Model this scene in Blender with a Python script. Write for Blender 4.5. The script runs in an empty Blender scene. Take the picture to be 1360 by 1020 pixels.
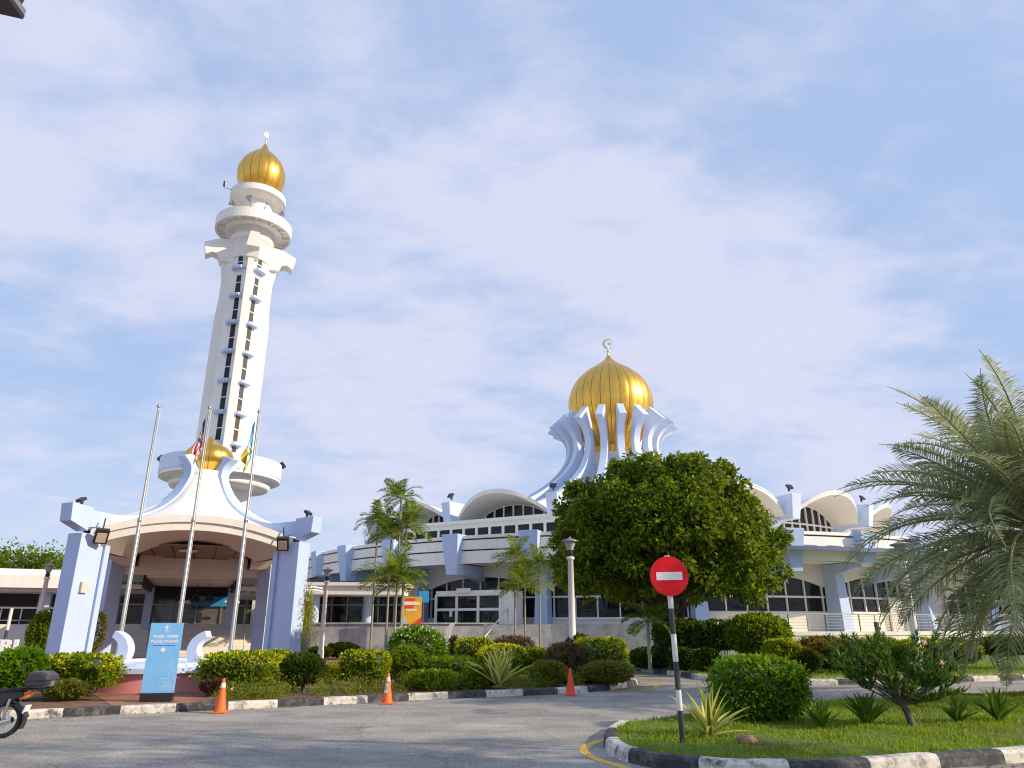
import bpy, bmesh, math, random
import numpy as np
from mathutils import Vector, Matrix
R = math.radians
SC = bpy.context.scene
COL = SC.collection
rnd = random.Random(7)
nrg = np.random.default_rng(11)

# ------------------------------------------------------------------ camera
cam = bpy.data.cameras.new('camera'); co = bpy.data.objects.new('camera', cam); COL.objects.link(co)
cam.sensor_width = 36; cam.lens = 24.963; cam.clip_end = 3000; cam.clip_start = 0.05
co.location = (0, 0, 1.6); co.rotation_euler = (R(90 + 18.9), 0, 0)
SC.camera = co
SC.view_settings.view_transform = 'Standard'; SC.view_settings.look = 'None'
SC.cycles.filter_width = 1.15
SC.view_settings.exposure = 0.13; SC.view_settings.gamma = 1.0

# ------------------------------------------------------------------ sun and sky
SUN_AZ, SUN_EL = -14.0, 26.0          # azimuth from +X towards +Y
sd = Vector((math.cos(R(SUN_AZ)) * math.cos(R(SUN_EL)), math.sin(R(SUN_AZ)) * math.cos(R(SUN_EL)), math.sin(R(SUN_EL))))
sl = bpy.data.lights.new('sun', 'SUN'); so = bpy.data.objects.new('sun', sl); COL.objects.link(so)
sl.energy = 4.7; sl.angle = R(0.6); sl.color = (1.0, 0.83, 0.59)
so.rotation_euler = (-sd).to_track_quat('-Z', 'Y').to_euler(); so.location = (30, -10, 40)
W = bpy.data.worlds.new('World'); SC.world = W; W.use_nodes = True
def build_world():
    nt = W.node_tree; N = nt.nodes; L = nt.links; N.clear()
    out = N.new('ShaderNodeOutputWorld'); bg = N.new('ShaderNodeBackground'); bg.inputs['Strength'].default_value = 0.12
    sky = N.new('ShaderNodeTexSky'); sky.sky_type = 'NISHITA'; sky.sun_disc = False
    sky.sun_elevation = R(SUN_EL); sky.sun_rotation = R(90 - SUN_AZ); sky.air_density = 1.3; sky.dust_density = 0.7; sky.ozone_density = 3.0
    tc = N.new('ShaderNodeTexCoord'); sep = N.new('ShaderNodeSeparateXYZ'); L.new(tc.outputs['Generated'], sep.inputs[0])
    def math_(op, a, b=None, c=False):
        m = N.new('ShaderNodeMath'); m.operation = op; m.use_clamp = c
        for i, v in enumerate((a, b)):
            if v is None: continue
            if isinstance(v, (int, float)): m.inputs[i].default_value = v
            else: L.new(v, m.inputs[i])
        return m.outputs[0]
    zc = math_('ADD', math_('MAXIMUM', sep.outputs['Z'], 0.0), 0.22)
    px, py = math_('DIVIDE', sep.outputs['X'], zc), math_('DIVIDE', sep.outputs['Y'], zc)
    cb = N.new('ShaderNodeCombineXYZ'); L.new(px, cb.inputs[0]); L.new(py, cb.inputs[1])
    def noise(scale, detail, rough, dist, rot, stretch, loc=(0, 0, 0)):
        mp = N.new('ShaderNodeMapping'); mp.inputs['Rotation'].default_value = (0, 0, R(rot)); mp.inputs['Scale'].default_value = stretch; mp.inputs['Location'].default_value = loc
        L.new(cb.outputs[0], mp.inputs[0])
        n = N.new('ShaderNodeTexNoise'); n.inputs['Scale'].default_value = scale; n.inputs['Detail'].default_value = detail
        n.inputs['Roughness'].default_value = rough; n.inputs['Distortion'].default_value = dist
        L.new(mp.outputs[0], n.inputs['Vector']); return n.outputs['Fac']
    def ramp(f, a, b):
        r = N.new('ShaderNodeMapRange'); r.interpolation_type = 'SMOOTHSTEP'; r.inputs[1].default_value = a; r.inputs[2].default_value = b
        L.new(f, r.inputs[0]); return r.outputs[0]
    def mix(f, a, b):
        m = N.new('ShaderNodeMix'); m.data_type = 'RGBA'
        if isinstance(f, (int, float)): m.inputs[0].default_value = f
        else: L.new(f, m.inputs[0])
        for k, v in ((6, a), (7, b)):
            if isinstance(v, tuple): m.inputs[k].default_value = v
            else: L.new(v, m.inputs[k])
        return m.outputs[2]
    def blob(x, y, inner, outer):          # soft bank of cloud around one direction of the sky
        u, v = (x - 680) / 943, (510 - y) / 943; d = Vector((u, math.cos(R(18.9)) - v * math.sin(R(18.9)), math.sin(R(18.9)) + v * math.cos(R(18.9)))).normalized()
        n = N.new('ShaderNodeVectorMath'); n.operation = 'DOT_PRODUCT'; nn = N.new('ShaderNodeVectorMath'); nn.operation = 'NORMALIZE'; L.new(tc.outputs['Generated'], nn.inputs[0])
        L.new(nn.outputs[0], n.inputs[0]); n.inputs[1].default_value = d; return ramp(n.outputs['Value'], math.cos(R(outer)), math.cos(R(inner)))
    bank = None
    for x, y, i, o in ((470, 40, 2, 16), (610, 250, 3, 17), (760, 400, 3, 18), (980, 440, 1, 14), (520, 480, 2, 20), (60, 120, 1, 14), (1250, 640, 1, 15), (240, 330, 1, 9)):
        bank = blob(x, y, i, o) if bank is None else math_('MAXIMUM', bank, blob(x, y, i, o))
    n1 = noise(1.4, 8, 0.56, 0.25, 25, (1, 1.15, 1), (1.3, 0.4, 0)); n2 = noise(4.6, 10, 0.60, 0.25, -38, (1.0, 1.5, 1), (5.2, 1.1, 0))
    tex = math_('ADD', math_('MULTIPLY', n1, .62), math_('MULTIPLY', n2, .38))
    mass = ramp(math_('ADD', math_('ADD', math_('MULTIPLY', math_('SUBTRACT', tex, 0.5), 1.95), 0.5), math_('MULTIPLY', bank, .30)), 0.42, 0.90)
    veil = mix(0.80, sky.outputs[0], (3.6, 4.7, 7.05, 1))
    low = ramp(sep.outputs['Z'], 0.30, 0.0)
    veil2 = mix(math_('MULTIPLY', low, 0.65), veil, (5.3, 5.9, 7.3, 1))
    c1 = mix(math_('MULTIPLY', mass, 0.93), veil2, (5.5, 5.72, 7.1, 1))
    small = ramp(noise(9.0, 6, 0.6, 0.3, 0, (1, 1, 1), (2, 7, 0)), 0.58, 0.72)
    lowband = math_('MULTIPLY', ramp(sep.outputs['Z'], 0.03, 0.09), ramp(sep.outputs['Z'], 0.24, 0.13))
    c2 = mix(math_('MULTIPLY', math_('MULTIPLY', small, lowband), 0.6), c1, (6.1, 5.9, 6.8, 1))
    L.new(c2, bg.inputs['Color']); L.new(bg.outputs[0], out.inputs['Surface'])
build_world()

# ------------------------------------------------------------------ pixel rays of the camera -> points at a real depth (authoring helper)
FPX = 943.0; CP, SP = math.cos(R(18.9)), math.sin(R(18.9))
def ray(x, y):
    u, v = (x - 680) / FPX, (510 - y) / FPX
    return (u, CP - v * SP, SP + v * CP)
def g(x, y, Z=0.0):
    a = ray(x, y); t = (Z - 1.6) / a[2]; return (a[0] * t, a[1] * t)
def hy(x, y, Y):
    a = ray(x, y); t = Y / a[1]; return (a[0] * t, Y, 1.6 + a[2] * t)
def mpp(Y, Z=1.0): return (Y * CP + (Z - 1.6) * SP) / FPX      # metres per photo pixel

# ------------------------------------------------------------------ materials
MATS = {}
def mat(name, color, rough=0.6, metal=0.0, var=0.06, scale=3.0, bump=0.0, spec=0.5, dirt=None, stretch=(1, 1, 1), coat=0.0):
    m = bpy.data.materials.new(name); m.use_nodes = True; nt = m.node_tree; N = nt.nodes; L = nt.links
    p = N['Principled BSDF']; p.inputs['Roughness'].default_value = rough; p.inputs['Metallic'].default_value = metal
    p.inputs['Specular IOR Level'].default_value = spec
    if coat: p.inputs['Coat Weight'].default_value = coat
    tc = N.new('ShaderNodeTexCoord'); mp = N.new('ShaderNodeMapping'); mp.inputs['Scale'].default_value = stretch
    L.new(tc.outputs['Object'], mp.inputs[0])
    n = N.new('ShaderNodeTexNoise'); n.inputs['Scale'].default_value = scale; n.inputs['Detail'].default_value = 6; n.inputs['Roughness'].default_value = 0.62
    L.new(mp.outputs[0], n.inputs['Vector'])
    r = N.new('ShaderNodeValToRGB'); r.color_ramp.elements[0].position = 0.3; r.color_ramp.elements[1].position = 0.7
    lo = tuple(max(0, c * (1 - var)) for c in color); hi = tuple(min(1, c * (1 + var)) for c in color)
    r.color_ramp.elements[0].color = (*lo, 1); r.color_ramp.elements[1].color = (*hi, 1)
    L.new(n.outputs['Fac'], r.inputs[0]); src = r.outputs[0]
    if dirt:
        dc, amount, dscale, dstr = dirt
        mp2 = N.new('ShaderNodeMapping'); mp2.inputs['Scale'].default_value = dstr; L.new(tc.outputs['Object'], mp2.inputs[0])
        n2 = N.new('ShaderNodeTexNoise'); n2.inputs['Scale'].default_value = dscale; n2.inputs['Detail'].default_value = 8; n2.inputs['Roughness'].default_value = 0.7
        L.new(mp2.outputs[0], n2.inputs['Vector'])
        mr = N.new('ShaderNodeMapRange'); mr.inputs[1].default_value = 0.47; mr.inputs[2].default_value = 0.78; mr.inputs[4].default_value = amount
        L.new(n2.outputs['Fac'], mr.inputs[0])
        mx = N.new('ShaderNodeMix'); mx.data_type = 'RGBA'; L.new(mr.outputs[0], mx.inputs[0]); L.new(src, mx.inputs[6]); mx.inputs[7].default_value = (*dc, 1)
        src = mx.outputs[2]
    L.new(src, p.inputs['Base Color'])
    if bump:
        b = N.new('ShaderNodeBump'); b.inputs['Strength'].default_value = bump; b.inputs['Distance'].default_value = 0.02
        n3 = N.new('ShaderNodeTexNoise'); n3.inputs['Scale'].default_value = scale * 12; n3.inputs['Detail'].default_value = 4
        L.new(tc.outputs['Object'], n3.inputs['Vector']); L.new(n3.outputs['Fac'], b.inputs['Height']); L.new(b.outputs[0], p.inputs['Normal'])
    if name in ('dark_glass', 'brown_glass'):
        n4 = N.new('ShaderNodeTexNoise'); n4.inputs['Scale'].default_value = 0.9; n4.inputs['Detail'].default_value = 2; L.new(tc.outputs['Object'], n4.inputs['Vector'])
        b4 = N.new('ShaderNodeBump'); b4.inputs['Strength'].default_value = .5; b4.inputs['Distance'].default_value = .12; L.new(n4.outputs['Fac'], b4.inputs['Height']); L.new(b4.outputs[0], p.inputs['Normal'])
    MATS[name] = m; return m
STREAK = (1.2, 1.2, 0.12)
M_WHITE = mat('white_paint', (0.84, 0.81, 0.755), 0.55, var=0.03, scale=0.8, dirt=((0.52, 0.50, 0.46), 0.28, 2.2, STREAK))
M_CREAM = mat('cream_paint', (0.76, 0.72, 0.65), 0.6, var=0.03, scale=0.7, dirt=((0.50, 0.45, 0.38), 0.3, 1.0, STREAK))
M_BLUE = mat('pale_blue_paint', (0.46, 0.58, 0.82), 0.5, var=0.03, scale=0.9, dirt=((0.32, 0.37, 0.48), 0.24, 1.6, (1.2, 1.2, .35)))
M_LAV = mat('lavender_white_paint', (0.60, 0.69, 0.87), 0.5, var=0.03, scale=0.9, dirt=((0.45, 0.48, 0.6), 0.25, 1.6, (1.2, 1.2, .35)))
M_MIDBLUE = mat('mid_blue_paint', (0.07, 0.11, 0.24), 0.5, var=0.08)
M_GOLD = mat('gold_cladding', (0.90, 0.52, 0.095), 0.33, 1.0, var=0.07, scale=1.4, dirt=((0.70, 0.38, 0.06), 0.4, 1.2, (1, 1, .4)))
M_SEAM = mat('gold_seam', (0.22, 0.12, 0.03), 0.5, 0.6)
M_BRASS = mat('brass', (0.75, 0.62, 0.32), 0.3, 1.0)
M_GLASS = mat('dark_glass', (0.010, 0.012, 0.014), 0.06, spec=0.32, var=0.2)
M_GLASS2 = mat('brown_glass', (0.10, 0.085, 0.065), 0.15, spec=0.6, var=0.2)
M_BLACK = mat('black_metal', (0.02, 0.02, 0.022), 0.45)
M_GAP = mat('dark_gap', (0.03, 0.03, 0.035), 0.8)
M_GREY = mat('grey_metal', (0.30, 0.30, 0.31), 0.4, 0.6)
M_STEEL = mat('galvanised_steel', (0.42, 0.42, 0.39), 0.42, 0.7, var=0.12, scale=4, dirt=((0.30, 0.28, 0.24), 0.5, 3, (1, 1, .2)))
M_LENS = mat('lamp_lens', (0.55, 0.47, 0.36), 0.25)
M_CONC = mat('concrete', (0.40, 0.38, 0.35), 0.85, var=0.15, scale=4, bump=0.3)
M_TIMBER = mat('brown_panel', (0.20, 0.13, 0.085), 0.5, var=0.25, scale=3, stretch=(1, 6, 1))
M_TAN = mat('tan_soffit', (0.62, 0.56, 0.48), 0.7, var=0.05, scale=0.8)
M_ORANGE = mat('orange_plastic', (0.80, 0.13, 0.012), 0.55, var=0.08, dirt=((0.45, 0.12, 0.05), 0.4, 6, (1, 1, 1)))
M_REDO = mat('red_orange_plastic', (0.82, 0.065, 0.012), 0.55, var=0.06, dirt=((0.5, 0.06, 0.03), 0.4, 6, (1, 1, 1)))
M_TAPE = mat('white_tape', (0.80, 0.76, 0.68), 0.35, var=0.06, dirt=((0.5, 0.45, 0.4), 0.5, 8, (1, 1, 1)))
M_RED = mat('red_reflective', (0.80, 0.006, 0.014), 0.4, var=0.06, scale=5, dirt=((0.85, 0.15, 0.15), 0.2, 14, (1, 1, 1)), spec=.25)
M_SIGNW = mat('sign_white', (0.85, 0.80, 0.76), 0.4)
M_POLEW = mat('post_white', (0.78, 0.76, 0.72), 0.5, var=0.05, dirt=((0.38, 0.24, 0.14), 0.7, 5, (1, 1, .5)))
M_POLEB = mat('post_black', (0.035, 0.035, 0.038), 0.5, var=0.2, dirt=((0.2, 0.17, 0.14), 0.5, 7, (1, 1, 1)))
M_KW = mat('kerb_white', (0.70, 0.66, 0.58), 0.8, var=0.12, scale=5, bump=0.5, dirt=((0.12, 0.10, 0.085), 1.7, 5.0, (1, 1, 1)))
M_KB = mat('kerb_black', (0.035, 0.036, 0.042), 0.75, var=0.3, scale=5, bump=0.5, dirt=((0.34, 0.32, 0.29), 0.6, 6.0, (1, 1, 1)))
M_YEL = mat('yellow_line_paint', (0.72, 0.43, 0.06), 0.7, var=0.08, scale=6, dirt=((0.30, 0.26, 0.2), 0.45, 6, (1, 1, 1)))
M_PINK = mat('pink_paint', (0.72, 0.27, 0.29), 0.65, var=0.06, scale=1.5, dirt=((0.62, 0.48, 0.42), 0.6, 2.4, (1, 1, .7)))
M_BOARD = mat('board_blue', (0.22, 0.52, 0.86), 0.5, var=0.08, scale=2.5, spec=.3)
M_TXT = mat('lettering_white', (0.85, 0.85, 0.85), 0.5)
M_TXTD = mat('lettering_dark_blue', (0.04, 0.12, 0.35), 0.5)
M_BANNER = mat('banner_blue', (0.02, 0.24, 0.50), 0.5)
M_RUBBER = mat('tyre_rubber', (0.022, 0.022, 0.023), 0.75, var=0.2)
M_MOTO = mat('motorcycle_black', (0.02, 0.021, 0.026), 0.28, var=0.1, coat=0.4)
M_BOXP = mat('topbox_plastic', (0.045, 0.042, 0.045), 0.38, var=0.2)
M_CHROME = mat('chrome', (0.75, 0.75, 0.75), 0.18, 1.0)
M_TAILO = mat('amber_lens', (0.85, 0.20, 0.03), 0.2)
M_BARK = mat('bark', (0.15, 0.12, 0.09), 0.9, var=0.3, scale=9, bump=0.7, stretch=(1, 1, .3))
M_PALMT = mat('palm_stem', (0.30, 0.29, 0.22), 0.8, var=0.25, scale=6, bump=0.3, stretch=(.3, .3, 4))
M_STONE = mat('stone', (0.30, 0.17, 0.12), 0.9, var=0.3, scale=8, bump=0.6)
M_SOIL = mat('soil', (0.20, 0.105, 0.06), 0.95, var=0.35, scale=4, bump=0.8)
M_PANEL = mat('solar_panel', (0.16, 0.16, 0.24), 0.3)

def ground_mats():
    def base(name):
        m = bpy.data.materials.new(name); m.use_nodes = True; return m, m.node_tree.nodes, m.node_tree.links, m.node_tree.nodes['Principled BSDF']
    def nz(N, L, sc, det, rough=.6, stretch=(1, 1, 1), rot=0):
        tc = N.new('ShaderNodeTexCoord'); mp = N.new('ShaderNodeMapping'); mp.inputs['Scale'].default_value = stretch; mp.inputs['Rotation'].default_value = (0, 0, R(rot))
        L.new(tc.outputs['Object'], mp.inputs[0]); n = N.new('ShaderNodeTexNoise'); n.inputs['Scale'].default_value = sc; n.inputs['Detail'].default_value = det
        n.inputs['Roughness'].default_value = rough; L.new(mp.outputs[0], n.inputs['Vector']); return n.outputs['Fac']
    def rp(N, L, f, stops):
        r = N.new('ShaderNodeValToRGB'); e = r.color_ramp.elements
        while len(e) < len(stops): e.new(0.5)
        for k, (p, c) in enumerate(stops): e[k].position = p; e[k].color = (*c, 1)
        L.new(f, r.inputs[0]); return r.outputs[0]
    def mx(N, L, f, a, b, mode='MIX'):
        m = N.new('ShaderNodeMix'); m.data_type = 'RGBA'; m.blend_type = mode
        if isinstance(f, float): m.inputs[0].default_value = f
        else: L.new(f, m.inputs[0])
        L.new(a, m.inputs[6]); L.new(b, m.inputs[7]); return m.outputs[2]
    m, N, L, p = base('asphalt')
    a = rp(N, L, nz(N, L, .35, 6, stretch=(.7, 1.2, 1), rot=-12), [(.35, (.285, .265, .245)), (.52, (.345, .32, .29)), (.68, (.43, .395, .355))])
    s = rp(N, L, nz(N, L, 26, 5, .85), [(.36, (.35, .35, .35)), (.5, (.95, .95, .95)), (.62, (1.65, 1.62, 1.56))])
    st = rp(N, L, nz(N, L, .9, 9, .72, (.8, 1.4, 1), 9), [(.40, (.72, .72, .73)), (.55, (1, 1, 1))])
    tcv = N.new('ShaderNodeTexCoord'); wv = N.new('ShaderNodeMixRGB'); wv.inputs[0].default_value = .22; nw = N.new('ShaderNodeTexNoise'); nw.inputs['Scale'].default_value = 1.2; nw.inputs['Detail'].default_value = 6
    L.new(tcv.outputs['Object'], nw.inputs['Vector']); L.new(tcv.outputs['Object'], wv.inputs[1]); L.new(nw.outputs['Color'], wv.inputs[2])
    vo = N.new('ShaderNodeTexVoronoi'); vo.feature = 'DISTANCE_TO_EDGE'; vo.inputs['Scale'].default_value = .55; L.new(wv.outputs[0], vo.inputs['Vector'])
    crack = rp(N, L, vo.outputs['Distance'], [(.003, (.74, .73, .72)), (.009, (1, 1, 1))])
    oil = rp(N, L, nz(N, L, .55, 3, .5), [(.28, (.62, .62, .63)), (.36, (1, 1, 1))])
    base_ = mx(N, L, 1.0, mx(N, L, .8, a, s, 'MULTIPLY'), st, 'MULTIPLY')
    L.new(mx(N, L, 1.0, mx(N, L, .8, base_, crack, 'MULTIPLY'), oil, 'MULTIPLY'), p.inputs['Base Color']); p.inputs['Roughness'].default_value = .88
    b = N.new('ShaderNodeBump'); b.inputs['Strength'].default_value = .6; b.inputs['Distance'].default_value = .01
    L.new(nz(N, L, 70, 2), b.inputs['Height']); L.new(b.outputs[0], p.inputs['Normal']); MATS['asphalt'] = m
    m, N, L, p = base('turf_soil')
    L.new(rp(N, L, nz(N, L, 1.3, 8, .7), [(.30, (.05, .09, .010)), (.52, (.09, .15, .015)), (.66, (.13, .18, .025)), (.76, (.26, .20, .10))]), p.inputs['Base Color']); p.inputs['Roughness'].default_value = .95; MATS['turf'] = m
    m, N, L, p = base('clay_paving')
    tc = N.new('ShaderNodeTexCoord'); br = N.new('ShaderNodeTexBrick'); br.inputs['Scale'].default_value = 4.5; L.new(tc.outputs['Object'], br.inputs['Vector'])
    br.inputs['Color1'].default_value = (.40, .17, .09, 1); br.inputs['Color2'].default_value = (.33, .14, .08, 1); br.inputs['Mortar'].default_value = (.22, .14, .10, 1); br.inputs['Mortar Size'].default_value = .01
    st = rp(N, L, nz(N, L, 1.5, 6), [(.35, (.7, .7, .7)), (.6, (1.05, 1.05, 1.05))])
    L.new(mx(N, L, 1.0, br.outputs['Color'], st, 'MULTIPLY'), p.inputs['Base Color']); p.inputs['Roughness'].default_value = .85; MATS['paving'] = m
    m, N, L, p = base('grey_marble')
    tc = N.new('ShaderNodeTexCoord'); mp = N.new('ShaderNodeMapping'); mp.inputs['Rotation'].default_value = (R(90), 0, 0); L.new(tc.outputs['Object'], mp.inputs[0])
    br = N.new('ShaderNodeTexBrick'); br.inputs['Scale'].default_value = 1.0; br.inputs['Brick Width'].default_value = .8; br.inputs['Row Height'].default_value = .55; br.offset = 0
    br.inputs['Color1'].default_value = (.44, .445, .46, 1); br.inputs['Color2'].default_value = (.36, .365, .38, 1); br.inputs['Mortar'].default_value = (.25, .24, .24, 1); br.inputs['Mortar Size'].default_value = .006
    L.new(mp.outputs[0], br.inputs['Vector'])
    st = rp(N, L, nz(N, L, 1.6, 9, .7, (1, 1, .8)), [(.36, (.66, .66, .67)), (.5, (1, 1, 1)), (.66, (1.18, 1.17, 1.15))])
    L.new(mx(N, L, 1.0, br.outputs['Color'], st, 'MULTIPLY'), p.inputs['Base Color']); p.inputs['Roughness'].default_value = .35; MATS['marble'] = m
ground_mats()

def leaf_mat(name, cols, trans=0.45, rough=0.45):
    m = bpy.data.materials.new(name); m.use_nodes = True; nt = m.node_tree; N = nt.nodes; L = nt.links
    p = N['Principled BSDF']; p.inputs['Roughness'].default_value = rough; p.inputs['Specular IOR Level'].default_value = 0.25
    ge = N.new('ShaderNodeNewGeometry'); r = N.new('ShaderNodeValToRGB'); e = r.color_ramp.elements
    while len(e) < len(cols): e.new(0.5)
    for k, c in enumerate(cols): e[k].position = k / (len(cols) - 1); e[k].color = (*c, 1)
    L.new(ge.outputs['Random Per Island'], r.inputs[0]); L.new(r.outputs[0], p.inputs['Base Color'])
    t = N.new('ShaderNodeBsdfTranslucent'); hs = N.new('ShaderNodeHueSaturation'); hs.inputs['Value'].default_value = 1.5; hs.inputs['Hue'].default_value = 0.485
    L.new(r.outputs[0], hs.inputs['Color']); L.new(hs.outputs[0], t.inputs['Color'])
    mx = N.new('ShaderNodeMixShader'); mx.inputs[0].default_value = trans
    L.new(p.outputs[0], mx.inputs[1]); L.new(t.outputs[0], mx.inputs[2]); L.new(mx.outputs[0], N['Material Output'].inputs['Surface'])
    MATS[name] = m; return m
L_TREE = leaf_mat('tree_leaf', [(.050, .10, .006), (.088, .155, .007), (.145, .21, .008), (.235, .28, .010)])
L_HEDGE = leaf_mat('hedge_leaf', [(.10, .17, .008), (.16, .25, .010), (.27, .33, .012)])
L_BRIGHT = leaf_mat('bright_hedge_leaf', [(.07, .17, .006), (.12, .25, .008), (.19, .33, .010)])
L_DARK = leaf_mat('dark_hedge_leaf', [(.032, .066, .008), (.055, .10, .010), (.09, .13, .012)])
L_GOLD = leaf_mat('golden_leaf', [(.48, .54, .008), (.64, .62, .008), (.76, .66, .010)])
L_BROWN = leaf_mat('bronze_leaf', [(.11, .06, .035), (.16, .09, .055), (.19, .14, .06)])
L_RED = leaf_mat('copper_leaf', [(.24, .10, .02), (.34, .17, .015), (.15, .16, .015)])
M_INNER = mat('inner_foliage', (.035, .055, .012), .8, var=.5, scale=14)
L_WEED = leaf_mat('weed_leaf', [(.12, .15, .018), (.19, .22, .022), (.20, .17, .05)])
L_PALM = leaf_mat('date_palm_leaf', [(.19, .23, .11), (.28, .32, .16), (.40, .42, .22)], .38, .5)
L_ARECA = leaf_mat('feather_palm_leaf', [(.08, .145, .014), (.14, .22, .018), (.27, .34, .025)], .35)
L_STRAP = leaf_mat('strap_leaf', [(.05, .11, .012), (.08, .16, .016), (.12, .20, .02)], .25)
L_AGY = leaf_mat('agave_yellow', [(.55, .50, .11), (.62, .56, .16), (.48, .46, .08)], .2)
L_AGG = leaf_mat('agave_green', [(.10, .19, .03), (.14, .23, .035), (.2, .27, .04)], .2)
L_OLE = leaf_mat('oleander_leaf', [(.040, .095, .014), (.07, .15, .018), (.12, .20, .022)], .3)
L_FLOW = leaf_mat('white_petal', [(.75, .78, .60), (.85, .85, .75), (.80, .80, .60)], .3)
L_PINKF = leaf_mat('pink_petal', [(.80, .42, .40), (.85, .5, .45), (.8, .55, .45)], .3)
L_GRASS = leaf_mat('grass_blade', [(.13, .225, .010), (.20, .31, .012), (.29, .37, .02)], .35)
L_BAMB = leaf_mat('yellow_green_leaf', [(.20, .27, .015), (.30, .35, .018), (.40, .40, .02)])

# ------------------------------------------------------------------ mesh helpers
class MB:
    def __init__(s): s.v = []; s.f = []; s.m = []; s.sm = []
    def add(s, vs, fs, mi=0, smooth=False):
        o = len(s.v); s.v += [tuple(v) for v in vs]
        for f in fs: s.f.append([i + o for i in f]); s.m.append(mi); s.sm.append(smooth)
    def hexa(s, p, mi=0): s.add(p, [(0, 3, 2, 1), (4, 5, 6, 7), (0, 1, 5, 4), (1, 2, 6, 5), (2, 3, 7, 6), (3, 0, 4, 7)], mi)
    def box(s, c, d, rz=0.0, mi=0, M=None):
        x, y, z = d[0] / 2, d[1] / 2, d[2] / 2
        p = [Vector(q) for q in ((-x, -y, -z), (x, -y, -z), (x, y, -z), (-x, y, -z), (-x, -y, z), (x, -y, z), (x, y, z), (-x, y, z))]
        T = (M if M is not None else Matrix.Rotation(rz, 3, 'Z'))
        s.hexa([T @ q + Vector(c) for q in p], mi)
    def b2(s, x0, x1, y0, y1, z0, z1, mi=0): s.box(((x0 + x1) / 2, (y0 + y1) / 2, (z0 + z1) / 2), (x1 - x0, y1 - y0, z1 - z0), 0, mi)
    def prism(s, poly, place, w, mi=0):      # poly: 2-D outline; place(a, b, t) -> 3-D; extruded over t in (-w/2, w/2)
        n = len(poly); vs = [place(a, b, -w / 2) for a, b in poly] + [place(a, b, w / 2) for a, b in poly]
        s.add(vs, [list(range(n))[::-1], list(range(n, 2 * n))] + [(i, (i + 1) % n, n + (i + 1) % n, n + i) for i in range(n)], mi)
    def slab(s, poly, z0, z1, mi=0):
        n = len(poly); vs = [(a, b, z0) for a, b in poly] + [(a, b, z1) for a, b in poly]
        s.add(vs, [list(range(n))[::-1], list(range(n, 2 * n))] + [(i, (i + 1) % n, n + (i + 1) % n, n + i) for i in range(n)], mi)
    def lathe(s, prof, n=32, c=(0, 0, 0), mi=0, smooth=True, cap=True):
        vs = []
        for r, z in prof:
            for k in range(n):
                a = 2 * math.pi * k / n; vs.append((c[0] + r * math.cos(a), c[1] + r * math.sin(a), c[2] + z))
        fs = []
        for i in range(len(prof) - 1):
            for k in range(n): fs.append((i * n + k, i * n + (k + 1) % n, (i + 1) * n + (k + 1) % n, (i + 1) * n + k))
        s.add(vs, fs, mi, smooth)
        if cap:
            if prof[0][0] > 1e-4: s.add([vs[k] for k in range(n)], [list(range(n))[::-1]], mi)
            if prof[-1][0] > 1e-4: s.add([vs[(len(prof) - 1) * n + k] for k in range(n)], [list(range(n))], mi)
    def tube(s, pts, rad, n=8, mi=0, smooth=True):
        pts = [Vector(p) for p in pts]; rs = rad if isinstance(rad, (list, tuple)) else [rad] * len(pts)
        vs = []; ref = None
        for i, p in enumerate(pts):
            d = (pts[min(i + 1, len(pts) - 1)] - pts[max(i - 1, 0)]).normalized()
            if ref is None: ref = d.orthogonal().normalized()
            a = (ref - d * ref.dot(d)).normalized(); ref = a; b = d.cross(a)
            for k in range(n):
                t = 2 * math.pi * k / n; vs.append(p + (a * math.cos(t) + b * math.sin(t)) * rs[i])
        fs = [(i * n + k, i * n + (k + 1) % n, (i + 1) * n + (k + 1) % n, (i + 1) * n + k) for i in range(len(pts) - 1) for k in range(n)]
        s.add(vs, fs, mi, smooth); s.add(vs[:n], [list(range(n))[::-1]], mi); s.add(vs[-n:], [list(range(n))], mi)
    def sheet(s, fn, nu, nv, mi=0, smooth=True):
        vs = [fn(i / nu, j / nv) for i in range(nu + 1) for j in range(nv + 1)]
        fs = [(i * (nv + 1) + j, (i + 1) * (nv + 1) + j, (i + 1) * (nv + 1) + j + 1, i * (nv + 1) + j + 1) for i in range(nu) for j in range(nv)]
        s.add(vs, fs, mi, smooth)
    def ring(s, r0, r1, z0, z1, p0, p1, n=24, mi=0):
        q = lambda r, t, z: pl(r, p0 + (p1 - p0) * t, z)
        for a, b, flip in (((r1, z0), (r1, z1), 0), ((r1, z1), (r0, z1), 0), ((r0, z1), (r0, z0), 0), ((r0, z0), (r1, z0), 0)):
            s.sheet(lambda u, v: q(a[0] + (b[0] - a[0]) * v, u, a[1] + (b[1] - a[1]) * v), n, 1, mi, False)
        for t in (0, 1): s.add([q(r0, t, z0), q(r1, t, z0), q(r1, t, z1), q(r0, t, z1)], [(0, 1, 2, 3)], mi)
    def mesh(s, name, mats):
        me = bpy.data.meshes.new(name); me.from_pydata(s.v, [], s.f); mats = mats if isinstance(mats, (list, tuple)) else [mats]
        for m in mats: me.materials.append(m)
        me.polygons.foreach_set('material_index', s.m); me.polygons.foreach_set('use_smooth', s.sm); me.update()
        bm = bmesh.new(); bm.from_mesh(me); bmesh.ops.recalc_face_normals(bm, faces=bm.faces); bm.to_mesh(me); bm.free()
        return me
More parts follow.
